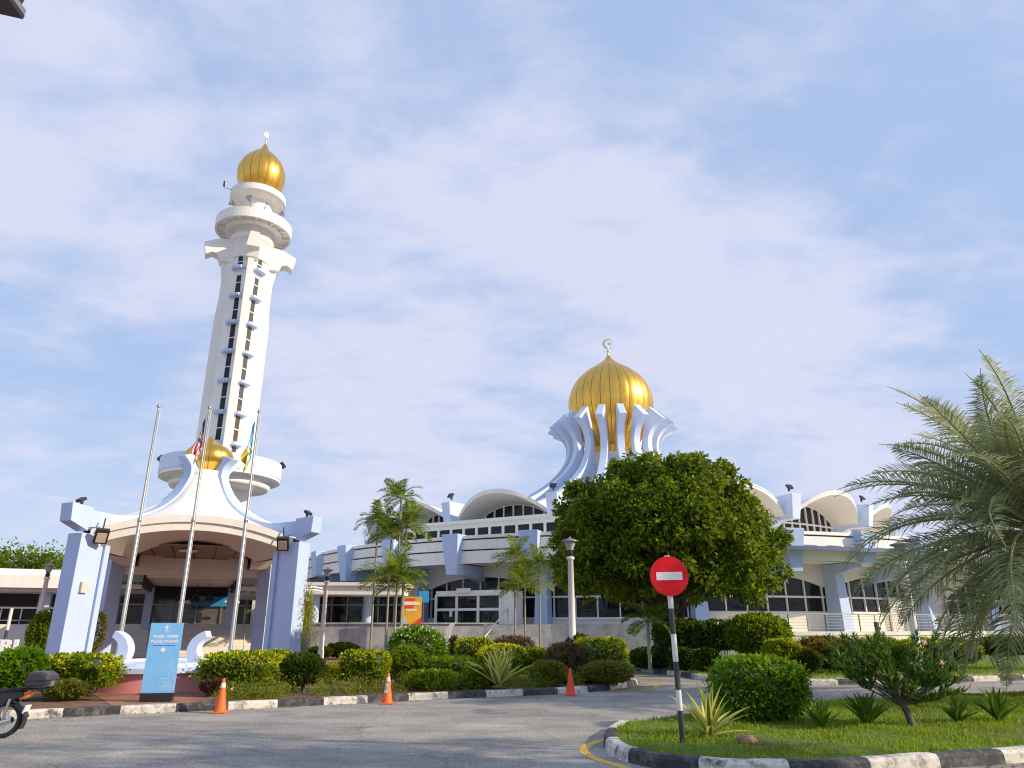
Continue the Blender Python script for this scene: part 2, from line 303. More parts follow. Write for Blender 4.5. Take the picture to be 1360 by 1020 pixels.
    def build(s, name, mats, parent=None, bevel=0.0, loc=None, rz=0.0):
        o = bpy.data.objects.new(name, s.mesh(name, mats)); COL.objects.link(o)
        if parent is not None: o.parent = parent
        if loc is not None: o.location = loc
        o.rotation_euler.z = rz
        if bevel:
            b = o.modifiers.new('bevel', 'BEVEL'); b.width = bevel; b.segments = 2; b.limit_method = 'ANGLE'; b.angle_limit = R(40)
        return o
def pl(r, ph, z): return (r * math.sin(R(ph)), -r * math.cos(R(ph)), z)
def tag(o, label=None, cat=None, group=None, kind=None):
    if label: o['label'] = label
    if cat: o['category'] = cat
    if group: o['group'] = group
    if kind: o['kind'] = kind
    return o
def thing(name, label, cat, loc=(0, 0, 0), rz=0.0, group=None):
    o = bpy.data.objects.new(name, None); COL.objects.link(o); o.location = loc; o.rotation_euler = (0, 0, rz); o.empty_display_size = .2
    return tag(o, label, cat, group)
def copy_tree(o, parent=None):
    c = o.copy(); COL.objects.link(c)
    if parent is not None: c.parent = parent
    for ch in list(o.children): copy_tree(ch, c)
    return c
def inst(o, rz, parent):                      # a copied part (and its sub-parts) turned about its parent's axis
    c = copy_tree(o, parent); c.rotation_euler.z = rz; return c
def text(body, size, material, name, parent, loc, rot, depth=0.006, align='CENTER', bold=0.0):
    cu = bpy.data.curves.new('txt', 'FONT'); cu.body = body; cu.size = size; cu.extrude = depth; cu.align_x = align; cu.align_y = 'CENTER'; cu.offset = bold
    t = bpy.data.objects.new('txt', cu); COL.objects.link(t)
    dg = bpy.context.evaluated_depsgraph_get(); me = bpy.data.meshes.new_from_object(t.evaluated_get(dg)); bpy.data.objects.remove(t)
    me.materials.clear(); me.materials.append(material)
    o = bpy.data.objects.new(name, me); COL.objects.link(o); o.parent = parent; o.location = loc; o.rotation_euler = rot; return o

# ---- leaves: P base points, D outward directions
def leaf_arrays(P, D, size, asp=0.45, spread=0.9, rng=nrg, jit=0.35):
    n = len(P); d = D * 1.0 + rng.normal(0, spread, (n, 3)); d /= np.linalg.norm(d, axis=1)[:, None] + 1e-9
    s = np.cross(d, rng.normal(0, 1, (n, 3))); s /= np.linalg.norm(s, axis=1)[:, None] + 1e-9
    L = (size * (1 + rng.uniform(-jit, jit, n)))[:, None]; w = L * asp * .5
    up = np.cross(s, d)
    return np.stack([P, P + d * L * .45 + s * w + up * L * .06, P + d * L, P + d * L * .45 - s * w + up * L * .06], 1).reshape(-1, 3)
def quads_obj(name, groups, parent=None, extra=None):
    # groups: list of (verts (4n,3), material); extra: an MB joined in front with its own materials
    V = []; mats = []; mi = []; F = []; off = 0
    sizes = []
    if extra is not None:
        mb, ms = extra; V.append(np.array(mb.v, float).reshape(-1, 3)); mats += ms
        for f, k in zip(mb.f, mb.m): F.append(np.array(f)); mi.append(k)
        off = len(mb.v)
    tot = [len(f) for f in F]; loops = list(np.concatenate(F)) if F else []
    for v, m in groups:
        n = len(v) // 4; V.append(v); mats.append(m); k = len(mats) - 1
        loops.extend((np.arange(4 * n) + off).tolist()); tot += [4] * n; mi += [k] * n; off += 4 * n
    V = np.concatenate(V); me = bpy.data.meshes.new(name)
    me.vertices.add(len(V)); me.vertices.foreach_set('co', V.astype(np.float32).ravel())
    me.loops.add(len(loops)); me.loops.foreach_set('vertex_index', np.array(loops, np.int32))
    me.polygons.add(len(tot)); st = np.concatenate([[0], np.cumsum(tot)[:-1]]).astype(np.int32)
    me.polygons.foreach_set('loop_start', st)
    for m in mats: me.materials.append(m)
    me.polygons.foreach_set('material_index', np.array(mi, np.int32)); me.update(calc_edges=True); me.validate()
    o = bpy.data.objects.new(name, me); COL.objects.link(o)
    if parent is not None: o.parent = parent
    return o

# ================================================================== SETTING
def poly_sheet(name, pts, z, m):
    b = MB(); b.add([(x, y, z) for x, y in pts], [list(range(len(pts)))]); o = b.build(name, m); return tag(o, kind='structure')
b = MB(); b.add([(-900, -300, 0), (900, -300, 0), (900, 1500, 0), (-900, 1500, 0)], [(0, 1, 2, 3)])
tag(b.build('road', MATS['asphalt']), kind='structure')

def smooth_path(pts, n=8):
    P = [Vector((p[0], p[1], 0)) for p in pts]; out = []
    for i in range(len(P) - 1):
        a, b_, c, d = P[max(i - 1, 0)], P[i], P[i + 1], P[min(i + 2, len(P) - 1)]
        for k in range(n):
            t = k / n; out.append(.5 * ((2 * b_) + (c - a) * t + (2 * a - 5 * b_ + 4 * c - d) * t * t + (3 * b_ - a - 3 * c + d) * t ** 3))
    out.append(P[-1]); return [(p.x, p.y) for p in out]
def resample(pts, step):
    out = [pts[0]]; acc = 0
    for a, b_ in zip(pts, pts[1:]):
        l = math.dist(a, b_); 
        if l < 1e-6: continue
        t = step - acc
        while t <= l:
            out.append((a[0] + (b_[0] - a[0]) * t / l, a[1] + (b_[1] - a[1]) * t / l)); t += step
        acc = (acc + l) % step
    return out
def kerb(path, h=0.15, w=0.16, block=0.95, side=1, start=0):
    sub = 4; p = resample(path, block / sub); b = MB(); prof = []
    n = len(p); N = []
    for i in range(n):
        a, c = p[max(i - 1, 0)], p[min(i + 1, n - 1)]; dx, dy = c[0] - a[0], c[1] - a[1]; l = math.hypot(dx, dy) or 1; N.append((-dy / l * side, dx / l * side))
    for i in range(n - 1):
        mi = ((i // sub) + start) % 2
        def sec(k, sh):
            (x, y), (nx, ny) = p[k], N[k]; j = .004 * math.sin(k * 1.7)
            return [(x + nx * o, y + ny * o, z) for o, z in ((-.01 + j, 0), (0.0 + j, h * .72), (.035 + j, h * .97), (.07, h + j), (w, h + j), (w, 0))]
        A, B = sec(i, 0), sec(i + 1, 0)
        g_ = (i % sub == 0)
        m_ = len(A); b.add(A + B, [(k, k + 1, m_ + k + 1, m_ + k) for k in range(m_ - 1)], mi, False)
    for i in (0, n - 1):
        (x, y), (nx, ny) = p[i], N[i]; b.add([(x + nx * o, y + ny * o, z) for o, z in ((0, 0), (0, h * .72), (.035, h * .97), (.07, h), (w, h), (w, 0))], [(0, 1, 2, 3, 4, 5)], 0)
    return tag(b.build('kerb', [M_KW, M_KB]), kind='structure')
bed_front = smooth_path([(-26, 8.5), (-17, 11.2), g(30, 955), g(150, 949), g(300, 943), g(440, 936), g(600, 928), g(740, 922), g(800, 917.5), g(836, 912.5), (3.72, 22.9), (3.3, 24.0), (2.2, 24.9), (0, 25.6), (-3, 26.4)])
kerb(bed_front, .15, .17, .98, 1, 0)
isl = smooth_path([(1.75, 12.9), (1.42, 11.9), (1.30, 11.0), (1.33, 10.3), (1.55, 9.75), (1.95, 9.35), (2.55, 9.08), (3.3, 9.05), (4.1, 9.2), (5.2, 9.55), (6.5, 9.95), (9, 10.7), (13, 12.1), (18, 14)], 8)
kerb(isl, .155, .17, 1.02, -1 if False else 1, 0)
isl_back = smooth_path([(1.75, 12.9), g(868, 966), g(905, 958.5), g(960, 949), g(1060, 941), g(1180, 935), g(1360, 926), (16, 20.2), (21, 22)], 6)
b = MB()
for i in range(len(isl_back) - 1):
    a, c = isl_back[i], isl_back[i + 1]; dx, dy = c[0] - a[0], c[1] - a[1]; l = math.hypot(dx, dy); nx, ny = dy / l * .14, -dx / l * .14
    b.add([(a[0], a[1], 0), (c[0], c[1], 0), (c[0], c[1], .13), (a[0], a[1], .13), (a[0] + nx, a[1] + ny, .13), (c[0] + nx, c[1] + ny, .13)], [(0, 1, 2, 3), (3, 2, 5, 4)])
tag(b.build('island_kerb', M_CONC), kind='structure')
far_k = smooth_path([(4.2, 33), g(852, 892), g(900, 898), g(935, 903.5), g(1000, 907.5), g(1063, 909.5), g(1120, 909.5), g(1200, 907.5), g(1280, 905.5), g(1360, 903.5), (24, 27), (40, 31)])
kerb(far_k, .15, .17, 1.0, 1, 0)
# bed and lawn surfaces
def inset(path, d):
    out = []
    for i in range(len(path)):
        a, c = path[max(i - 1, 0)], path[min(i + 1, len(path) - 1)]; dx, dy = c[0] - a[0], c[1] - a[1]; l = math.hypot(dx, dy) or 1
        out.append((path[i][0] - dy / l * d, path[i][1] + dx / l * d))
    return out
bed_poly = inset(bed_front, .165) + [(-8, 26.5), (-30, 20)]
poly_sheet('planting_bed', bed_poly, .125, M_SOIL)
isl_poly = inset(isl, .17)[:-1] + [q for q in reversed(inset(isl_back, -.135))][1:-1]
poly_sheet('island_lawn', isl_poly, .135, MATS['turf'])
far_poly = inset(far_k, .165) + [(42, 60), (4.5, 60)]
poly_sheet('verge', far_poly, .125, MATS['turf'])
poly_sheet('footpath', inset(far_k, .17)[10:] + [q for q in reversed(inset(far_k, 1.25)[10:])], .129, M_CONC)
poly_sheet('plaza_paving', [(-60, 19.2), (-30, 20.2), (-8, 26.7), (-3.2, 26.7), (2.5, 26.5), (3.2, 40), (-60, 70)], .004, MATS['paving'])
# clay paving strip in front of the planter
b = MB(); b.add([(*g(150, 938, .13), .132), (*g(296, 934, .13), .132), (*g(300, 915, .13), .132), (*g(120, 920, .13), .132)], [(0, 1, 2, 3)])
tag(b.build('planter_paving', MATS['paving']), kind='structure')
def line(path, w, z=.004):
    p = resample(path, .2); q = inset(p, w); b = MB()
    for i in range(len(p) - 1): b.add([(*p[i], z), (*p[i + 1], z), (*q[i + 1], z), (*q[i], z)], [(0, 1, 2, 3)])
    return tag(b.build('yellow_line', M_YEL), kind='structure')
line(smooth_path([(2.2, 8.4), (1.55, 9.1), g(790, 1010), g(772, 1001), g(769, 996), g(776, 989), g(797, 982), g(827, 975)]), -.13)
line(smooth_path([g(806, 919.5), g(835, 917), g(862, 914.5), g(869, 911), g(864, 908.5), g(846, 906)]), -.14)

# ================================================================== MOSQUE
C = (10.9, 75.0)
mosque = thing('mosque', 'round white mosque hall with scalloped vaulted roof, curved blue ribs and large gold onion dome', 'mosque', (C[0], C[1], 0), R(-8.27))
def onion(mb, prof, gores, seam=0.035, bulge=0.010, c=(0, 0, 0)):
    ang = []
    for k in range(gores):
        for t, s_ in ((0, 1), (seam, 0), (.28, 0), (.5, 0), (.72, 0), (1 - seam, 0)): ang.append(((k + t) / gores * 2 * math.pi, 1 if t in (0,) else 0, math.sin(math.pi * t)))
    n = len(ang); vs = []; F_ = ([], [])
    for r, z in prof:
        for a, s_, q in ang: rr = r * (1 - bulge + bulge * q); vs.append((c[0] + rr * math.cos(a), c[1] + rr * math.sin(a), c[2] + z))
    for i in range(len(prof) - 1):
        for k in range(n):
            F_[1 if (k % 6 in (0, 5)) else 0].append((i * n + k, i * n + (k + 1) % n, (i + 1) * n + (k + 1) % n, (i + 1) * n + k))
    o = len(mb.v); mb.v += vs
    for mi in (0, 1):
        for f in F_[mi]: mb.f.append([q + o for q in f]); mb.m.append(mi); mb.sm.append(True)
def spline_prof(pts, n=6):
    P = [Vector((p[0], p[1], 0)) for p in pts]; out = []
    for i in range(len(P) - 1):
        a, b_, c, d = P[max(i - 1, 0)], P[i], P[i + 1], P[min(i + 2, len(P) - 1)]
        for k in range(n):
            t = k / n; q = .5 * ((2 * b_) + (c - a) * t + (2 * a - 5 * b_ + 4 * c - d) * t * t + (3 * b_ - a - 3 * c + d) * t ** 3); out.append((max(q.x, .005), q.y))
    out.append((P[-1].x, P[-1].y)); return out
def weld(o, d=1e-4):
    bm = bmesh.new(); bm.from_mesh(o.data); bmesh.ops.remove_doubles(bm, verts=bm.verts, dist=d); bm.to_mesh(o.data); bm.free(); return o
def crescent(mb, z, rad, mi=0, th=.05):
    n = 22; outer = []; inner = []
    for k in range(n + 1):
        a = R(40 + 280 * k / n); outer.append((rad * math.cos(a), z + rad * math.sin(a)))
        inner.append((rad * .24 + rad * .80 * math.cos(R(52 + 256 * k / n)), z + rad * .80 * math.sin(R(52 + 256 * k / n))))
    for k in range(n):
        mb.prism([outer[k], outer[k + 1], inner[k + 1], inner[k]], lambda a, b_, t: (a, t, b_), th, mi)
    st = [(rad * .30 + rad * (.46 if k % 2 == 0 else .18) * math.sin(math.pi * k / 5 + .3), z + rad * (.46 if k % 2 == 0 else .18) * math.cos(math.pi * k / 5 + .3)) for k in range(10)]
    mb.prism(st, lambda a, b_, t: (a, t, b_), th, mi)
# dome
b = MB(); onion(b, spline_prof([(2.28, 19.75), (2.7, 20.2), (3.5, 21.2), (4.2, 22.5), (4.55, 23.8), (4.66, 25.0), (4.40, 26.3), (3.75, 27.5), (2.75, 28.5), (1.75, 29.2), (.95, 29.75), (.42, 30.2), (.12, 30.75)]), 28)
b.lathe([(2.32, 19.0), (2.32, 19.8)], 56); b.lathe([(2.42, 18.9), (2.42, 19.05)], 56)
dome = b.build('dome', [M_GOLD, M_SEAM], mosque)
b = MB(); b.lathe([(.13, 30.7), (.08, 31.0), (.17, 31.15), (.17, 31.22), (.06, 31.35), (.05, 31.6)], 14); b.lathe([(.02, 31.5), (.02, 31.75)], 8); crescent(b, 32.1, .62)
b.build('finial', M_BRASS, dome, rz=R(10))
b = MB(); b.lathe([(3.95, 13.2), (3.95, 17.55)], 72, smooth=False); b.lathe([(3.0, 17.54), (3.0, 18.92)], 72, smooth=False)
b.build('drum', M_WHITE, mosque)
# ribs: one claw, copied round
def claw():
    out = [(25.3, 10.75), (22, 10.75), (18, 11.3), (14, 12.3), (11, 13.5), (8.6, 14.9), (7.0, 16.1), (5.9, 17.3), (5.25, 18.4), (5.02, 19.3), (5.12, 20.2), (5.6, 21.0), (6.25, 21.5), (7.0, 21.85)]
    inn = [(5.35, 23.35), (4.98, 22.6), (4.62, 21.4), (4.38, 20.2), (4.28, 19.0), (4.32, 17.8), (4.6, 16.6), (5.3, 15.2), (7, 13.8), (10, 12.4), (14, 11.2), (18, 10.3), (22, 9.7), (25.3, 9.6)]
    o2 = spline_prof(out, 4); i2 = spline_prof(inn, 4); n = min(len(o2), len(i2)); b = MB()
    w = lambda r: .70 if r < 9 else .8
    N = 48
    def at(prof, t):
        x = t * (len(prof) - 1); k = min(int(x), len(prof) - 2); f = x - k; return (prof[k][0] + (prof[k + 1][0] - prof[k][0]) * f, prof[k][1] + (prof[k + 1][1] - prof[k][1]) * f)
    A = [at(o2, k / N) for k in range(N + 1)]; B = [at(i2, 1 - k / N) for k in range(N + 1)]
    vs = []
    for (ra, za), (rb, zb) in zip(A, B):
        h = .36; vs += [(-h, -ra, za), (h, -ra, za), (h, -rb, zb), (-h, -rb, zb)]
    fs = []
    for k in range(N):
        o = 4 * k
        for e in range(4): fs.append((o + e, o + (e + 1) % 4, o + 4 + (e + 1) % 4, o + 4 + e))
    fs += [(0, 1, 2, 3), (4 * N, 4 * N + 1, 4 * N + 2, 4 * N + 3)]
    b.add(vs, fs, 0)
    # end block over the eaves, wider at its top
    zt, zb_, y0, y1 = 10.7, 8.95, -24.0, -25.9
    b.hexa([(-.34, y1 + .3, zb_), (.34, y1 + .3, zb_), (.34, y0, zb_), (-.34, y0, zb_), (-.44, y1, zt), (.44, y1, zt), (.44, y0, zt), (-.44, y0, zt)])
    b.hexa([(-.33, -24.0, 8.95), (.33, -24.0, 8.95), (.33, -22.6, 8.3), (-.33, -22.6, 8.3), (-.33, -24.0, 9.5), (.33, -24.0, 9.5), (.33, -22.6, 9.5), (-.33, -22.6, 9.5)])
    return b
rib = claw().build('rib', M_LAV, mosque, bevel=.03); rib.rotation_euler.z = R(10)
b = MB(); b.box((0, -25.2, 11.12), (.12, .12, .28)); b.box((0, -25.3, 11.30), (.48, .14, .36), M=Matrix.Rotation(R(-40), 3, 'X')); fl = b.build('floodlight', M_BLACK, rib)
for k in range(1, 18): inst(rib, R(10 + 20 * k), mosque)
# vaults
def zs(r): return 9.3 + max(0, 21.5 - r) * .30
def hv(r): return 1.72 * max(0, (r - 11.5)) / 13.0
def vault():
    b = MB(); WB = 9.75
    def top(u, v, dz=0):
        th = (2 * u - 1); rl = 24.7 + 1.25 * (1 - th * th); r = rl + (12.0 - rl) * v
        return pl(r, WB * th, zs(r) + hv(r) * (1 - abs(th) ** 2.15) + dz)
    b.sheet(lambda u, v: top(u, v, 0), 28, 8, 0); b.sheet(lambda u, v: top(u, v, -.26), 28, 8, 1)
    b.sheet(lambda u, v: top(u, 0, -.26 * v), 28, 1, 0, False)
    # thin drip edge standing proud of the lip
    b.sheet(lambda u, v: tuple(Vector(top(u, 0, .05 - .12 * v)) + Vector((0, -.03, 0))), 28, 1, 0, False)
    return b
def clerestory():
    rr = 22.7; b = MB(); gl = MB(); z0 = 7.35
    za = lambda ph: zs(rr) + hv(rr) * (1 - abs(ph / 9.5) ** 2.15) - .22
    gl.sheet(lambda u, v: pl(rr, -9 + 18 * u, z0 + (za(-9 + 18 * u) - z0) * v), 24, 1, 0, False)
    for k in range(9):
        ph = -8.6 + 17.2 * k / 8; p = Vector(pl(rr + .06, ph, 0)); top_ = za(ph)
        b.box((p.x, p.y, (z0 + top_) / 2), (.11, .12, top_ - z0), R(ph))
    for z in (9.12, z0 + .05): b.ring(rr + .02, rr + .14, z - .06, z + .06, -9.2, 9.2, 12)
    b.sheet(lambda u, v: pl(rr + .10, -9.2 + 18.4 * u, za(-9.2 + 18.4 * u) - .12 * v + .05), 24, 1, 0, False)
    return b, gl
v0 = vault().build('vault', [M_WHITE, M_CREAM], mosque)
fb, gb = clerestory(); c0 = fb.build('clerestory_window', M_WHITE, mosque); gb.build('pane', M_GLASS, c0)
for k in (-5, -4, -3, -2, -1, 1, 2, 3, 4, 5): inst(v0, R(20 * k), mosque); inst(c0, R(20 * k), mosque)
b = MB(); b.ring(3.5, 23.4, 6.9, 7.3, -110, 110, 44); b.ring(21.9, 22.2, 7.0, 9.2, -110, 110, 44); 
b.sheet(lambda u, v: pl(21.3 + (3.5 - 21.3) * v, -110 + 220 * u, 9.25 + 4.6 * v ** 1.5), 44, 8, 0); b.build('roof', M_WHITE, mosque)
# ring gallery: flat roof, fascia bands, dark recesses, soffit
b = MB(); b.ring(22.4, 30.6, 6.6, 6.9, -110, 110, 66); b.ring(27.0, 30.6, 5.58, 5.72, -110, 110, 66); b.build('gallery_roof', M_WHITE, mosque)
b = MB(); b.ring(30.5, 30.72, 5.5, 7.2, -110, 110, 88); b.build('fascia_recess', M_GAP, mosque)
b = MB()
for z0, z1, r in ((7.08, 7.28, 31.0), (6.38, 6.98, 30.95), (5.50, 6.28, 30.95)): b.ring(30.6, r, z0, z1, -110, 110, 88)
b.build('fascia', M_WHITE, mosque)
def pier(even):
    b = MB()
    if even:
        b.hexa([(-.40, -31.3, 4.8), (.40, -31.3, 4.8), (.4, -30.4, 4.8), (-.4, -30.4, 4.8), (-.64, -31.65, 7.36), (.64, -31.65, 7.36), (.64, -30.4, 7.36), (-.64, -30.4, 7.36)])
        b.hexa([(-.34, -30.4, 4.9), (.34, -30.4, 4.9), (.34, -27.4, 4.5), (-.34, -27.4, 4.5), (-.34, -30.4, 5.5), (.34, -30.4, 5.5), (.34, -27.4, 5.5), (-.34, -27.4, 5.5)])
    else:
        b.hexa([(-.52, -31.4, 5.45), (.52, -31.4, 5.45), (.52, -30.4, 5.45), (-.52, -30.4, 5.45), (-.64, -31.6, 7.36), (.64, -31.6, 7.36), (.64, -30.4, 7.36), (-.64, -30.4, 7.36)])
        b.hexa([(-.32, -30.4, 5.2), (.32, -30.4, 5.2), (.32, -28.0, 4.7), (-.32, -28.0, 4.7), (-.32, -30.4, 5.55), (.32, -30.4, 5.55), (.32, -28.0, 5.55), (-.32, -28.0, 5.55)])
        b.hexa([(-.46, -29.0, 1.2), (.46, -29.0, 1.2), (.46, -27.7, 1.2), (-.46, -27.7, 1.2), (-.34, -28.7, 5.55), (.34, -28.7, 5.55), (.34, -27.7, 5.55), (-.34, -27.7, 5.55)])
    return b
pe = pier(True).build('pier', M_BLUE, mosque, bevel=.025); po = pier(False).build('pier', M_BLUE, mosque, bevel=.025); po.rotation_euler.z = R(10)
for k in (-5, -4, -3, -2, -1, 1, 2, 3, 4): inst(pe, R(20 * k), mosque)
for k in (-5, -4, -3, -2, -1, 1, 2, 3): inst(po, R(10 + 20 * k), mosque)
# lower wall, one bay
def bay(sill):
    rr = 27.6; w = MB(); fr = MB(); gl = MB(); za = lambda ph: 4.10 + .75 * (1 - (ph / 9.2) ** 2)
    w.sheet(lambda u, v: pl(rr + .1, -10 + 20 * u, za(max(-9.2, min(9.2, -10 + 20 * u))) * (1 - v) + 5.65 * v), 32, 1, 0, False)
    w.sheet(lambda u, v: pl(rr + .1 - .3 * v, -9.2 + 18.4 * u, za(-9.2 + 18.4 * u)), 32, 1, 0, False)
    w.ring(rr - .2, rr + .12, 1.2, sill, -10, 10, 16); w.ring(rr + .12, rr + .2, sill - .08, sill, -10, 10, 16)
    gl.sheet(lambda u, v: pl(rr - .1, -9.2 + 18.4 * u, sill + (za(-9.2 + 18.4 * u) + .02 - sill) * v), 24, 1, 0, False)
    for k in range(7):
        ph = -8.9 + 17.8 * k / 6; p = pl(rr - .04, ph, 0); t = za(ph) + .03; fr.box((p[0], p[1], (sill + t) / 2), (.09, .12, t - sill), R(ph))
    fr.ring(rr - .1, rr + .04, 3.42, 3.54, -9.2, 9.2, 16); fr.ring(rr - .1, rr + .03, sill, sill + .08, -9.2, 9.2, 16)
    return w, fr, gl
for k in (-4, -3, -2, -1, 0, 1, 2, 3, 4):
    w_, f_, g_ = bay(2.12 if k < 1 else 2.50)
    wl = w_.build('wall', M_WHITE if k < 1 else M_CREAM, mosque); wl.rotation_euler.z = R(20 * k)
    wf = f_.build('window', M_WHITE, mosque); wf.rotation_euler.z = R(20 * k); g_.build('pane', M_GLASS, wf)
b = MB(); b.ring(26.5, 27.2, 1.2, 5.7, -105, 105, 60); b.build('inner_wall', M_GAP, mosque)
# marble plinth (left and centre) and the cream raised terrace on the sunny side
b = MB(); b.ring(26.8, 32.6, 0, 1.78, -95, 12.5, 44); b.build('marble_plinth', MATS['marble'], mosque)
b = MB(); b.ring(26.8, 32.0, 0, 1.34, 12.5, 95, 40); b.ring(32.0, 32.06, 1.14, 1.36, 12.5, 95, 40); b.build('terrace', M_CREAM, mosque)
# straight-fronted upper gallery on the left
def gallery():
    A, B = Vector(pl(28.6, -7.5, 0)), Vector(pl(28.6, -33.5, 0)); d = (B - A); L_ = d.length; d.normalize(); nrm = Vector((d.y, -d.x, 0)); nrm = nrm if nrm.y < 0 else -nrm
    top = thing_part = MB(); P = lambda s, o, z: tuple(A + d * s + nrm * o + Vector((0, 0, z)))
    def bx(mb, s0, s1, o0, o1, z0, z1, mi=0): mb.hexa([P(s0, o0, z0), P(s1, o0, z0), P(s1, o1, z0), P(s0, o1, z0), P(s0, o0, z1), P(s1, o0, z1), P(s1, o1, z1), P(s0, o1, z1)], mi)
    bx(top, 0, L_, -5.0, 0, 6.85, 7.48); bx(top, 0, L_, -5.0, 0, 8.22, 8.55); bx(top, -.18, L_ + .18, -5.2, .18, 8.55, 8.78)
    bx(top, .25, L_ - .25, -4.8, -.3, 7.4, 8.3, 1)
    n = 12; seg = L_ / n
    for k in range(n + 1): bx(top, max(0, k * seg - .09), min(L_, k * seg + .09), -.25, -.002, 7.48, 8.22)
    for k in range(5): bx(top, .002, .2, -4.9 + k * 1.1, -4.6 + k * 1.1, 7.48, 8.22)
    gal = top.build('upper_gallery', [M_WHITE, M_GAP], mosque)
    for k in range(n):
        w = MB(); bx(w, k * seg + .10, (k + 1) * seg - .10, -.16, -.10, 7.5, 8.2); w.build('window', M_GLASS, gal)
    for k in range(4):
        w = MB(); bx(w, .06, .12, -4.58 + k * 1.1, -3.82 + k * 1.1, 7.5, 8.2); w.build('window', M_GLASS, gal)
gallery()
# lean-to roof with blue edge over the sunny terrace
b = MB(); b.sheet(lambda u, v: pl(29.5 + 2.7 * v, 12 + 80 * u, 6.62 - .42 * v), 40, 1, 1, False); b.sheet(lambda u, v: pl(29.5 + 2.7 * v, 12 + 80 * u, 6.50 - .42 * v), 40, 1, 2, False)
b.ring(32.15, 32.25, 5.98, 6.22, 12, 92, 40, 0)
for k in range(26): p0, p1 = pl(29.6, 12.5 + k * 3.1, 6.64), pl(32.2, 12.5 + k * 3.1, 6.24); b.tube([p0, p1], .04, 6, 2)
b.build('lean_to_roof', [M_MIDBLUE, M_PANEL, M_WHITE], mosque)
b = MB(); b.ring(22.9, 23.0, 7.75, 7.87, 8, 60, 20); b.ring(22.9, 23.0, 7.35, 7.42, 8, 60, 20); b.build('gutter_rail', M_CREAM, mosque)
# entrance vestibule in the left bay
def vestibule():
    v = MB(); A, B = Vector(pl(30.2, -23.6, 0)), Vector(pl(30.2, -14.4, 0)); d = B - A; L_ = d.length; d.normalize(); nr = Vector((d.y, -d.x, 0)); nr = nr if nr.y < 0 else -nr
    P = lambda s, o, z: tuple(A + d * s + nr * o + Vector((0, 0, z)))
    def bx(mb, s0, s1, o0, o1, z0, z1, mi=0): mb.hexa([P(s0, o0, z0), P(s1, o0, z0), P(s1, o1, z0), P(s0, o1, z0), P(s0, o0, z1), P(s1, o0, z1), P(s1, o1, z1), P(s0, o1, z1)], mi)
    bx(v, 0, L_ + .1, -2.6, .06, 3.62, 3.86); bx(v, .02, L_ + .08, -.02, .10, 3.52, 3.68)
    for k in range(4): s = L_ * k / 3; bx(v, s - .09, s + .09, -.1, .04, 1.78, 3.62)
    for k in range(3): bx(v, L_ * k / 3 + .09, L_ * (k + 1) / 3 - .09, -.08, .0, 2.60, 2.76)
    bx(v, L_ + .1, L_ + .22, -2.6, .0, 1.78, 3.62); bx(v, L_ + .23, L_ + 1.0, -1.2, -.02, 1.78, 3.8); bx(v, L_ * .34, L_ * .56, .1, .16, 3.70, 4.0)
    o = v.build('vestibule', M_WHITE, mosque)
    for k in range(3):
        d_ = MB(); bx(d_, L_ * k / 3 + .09, L_ * (k + 1) / 3 - .09, -.06, -.03, 1.80, 3.62); d_.build('glass_door', M_GLASS, o)
    n = MB(); bx(n, L_ * .26 - .18, L_ * .26 + .02, .0, .015, 2.25, 2.6); n.build('notice', M_SIGNW, o)
vestibule()
# air conditioners on the sunny wall
for ph in (17.6, 46, 52):
    p = pl(28.1, ph, 4.95); b = MB(); b.box((p[0], p[1], p[2]), (.95, .42, .75), R(ph)); q = pl(28.33, ph - .15, 4.95); b.box((q[0], q[1], q[2]), (.58, .03, .58), R(ph), 1); b.build('air_conditioner', [M_WHITE, M_GREY], mosque, bevel=.02)
# terrace door and lattice screens
p = pl(27.95, 46, 0); b = MB(); b.box((p[0], p[1], 2.35), (1.15, .08, 2.0), R(46)); b.build('terrace_door', M_GREY, mosque)
for ph0, ph1 in ((41.2, 44.2), (47.8, 50.8)):
    b = MB()
    for k in range(9): a = pl(28.05, ph0 + (ph1 - ph0) * k / 8, 0); b.box((a[0], a[1], 2.45), (.05, .05, 2.2), R(ph0))
    for k in range(13): b.ring(28.0, 28.06, 1.38 + k * .18, 1.42 + k * .18, ph0, ph1, 2)
    b.build('lattice_screen', M_WHITE, mosque)

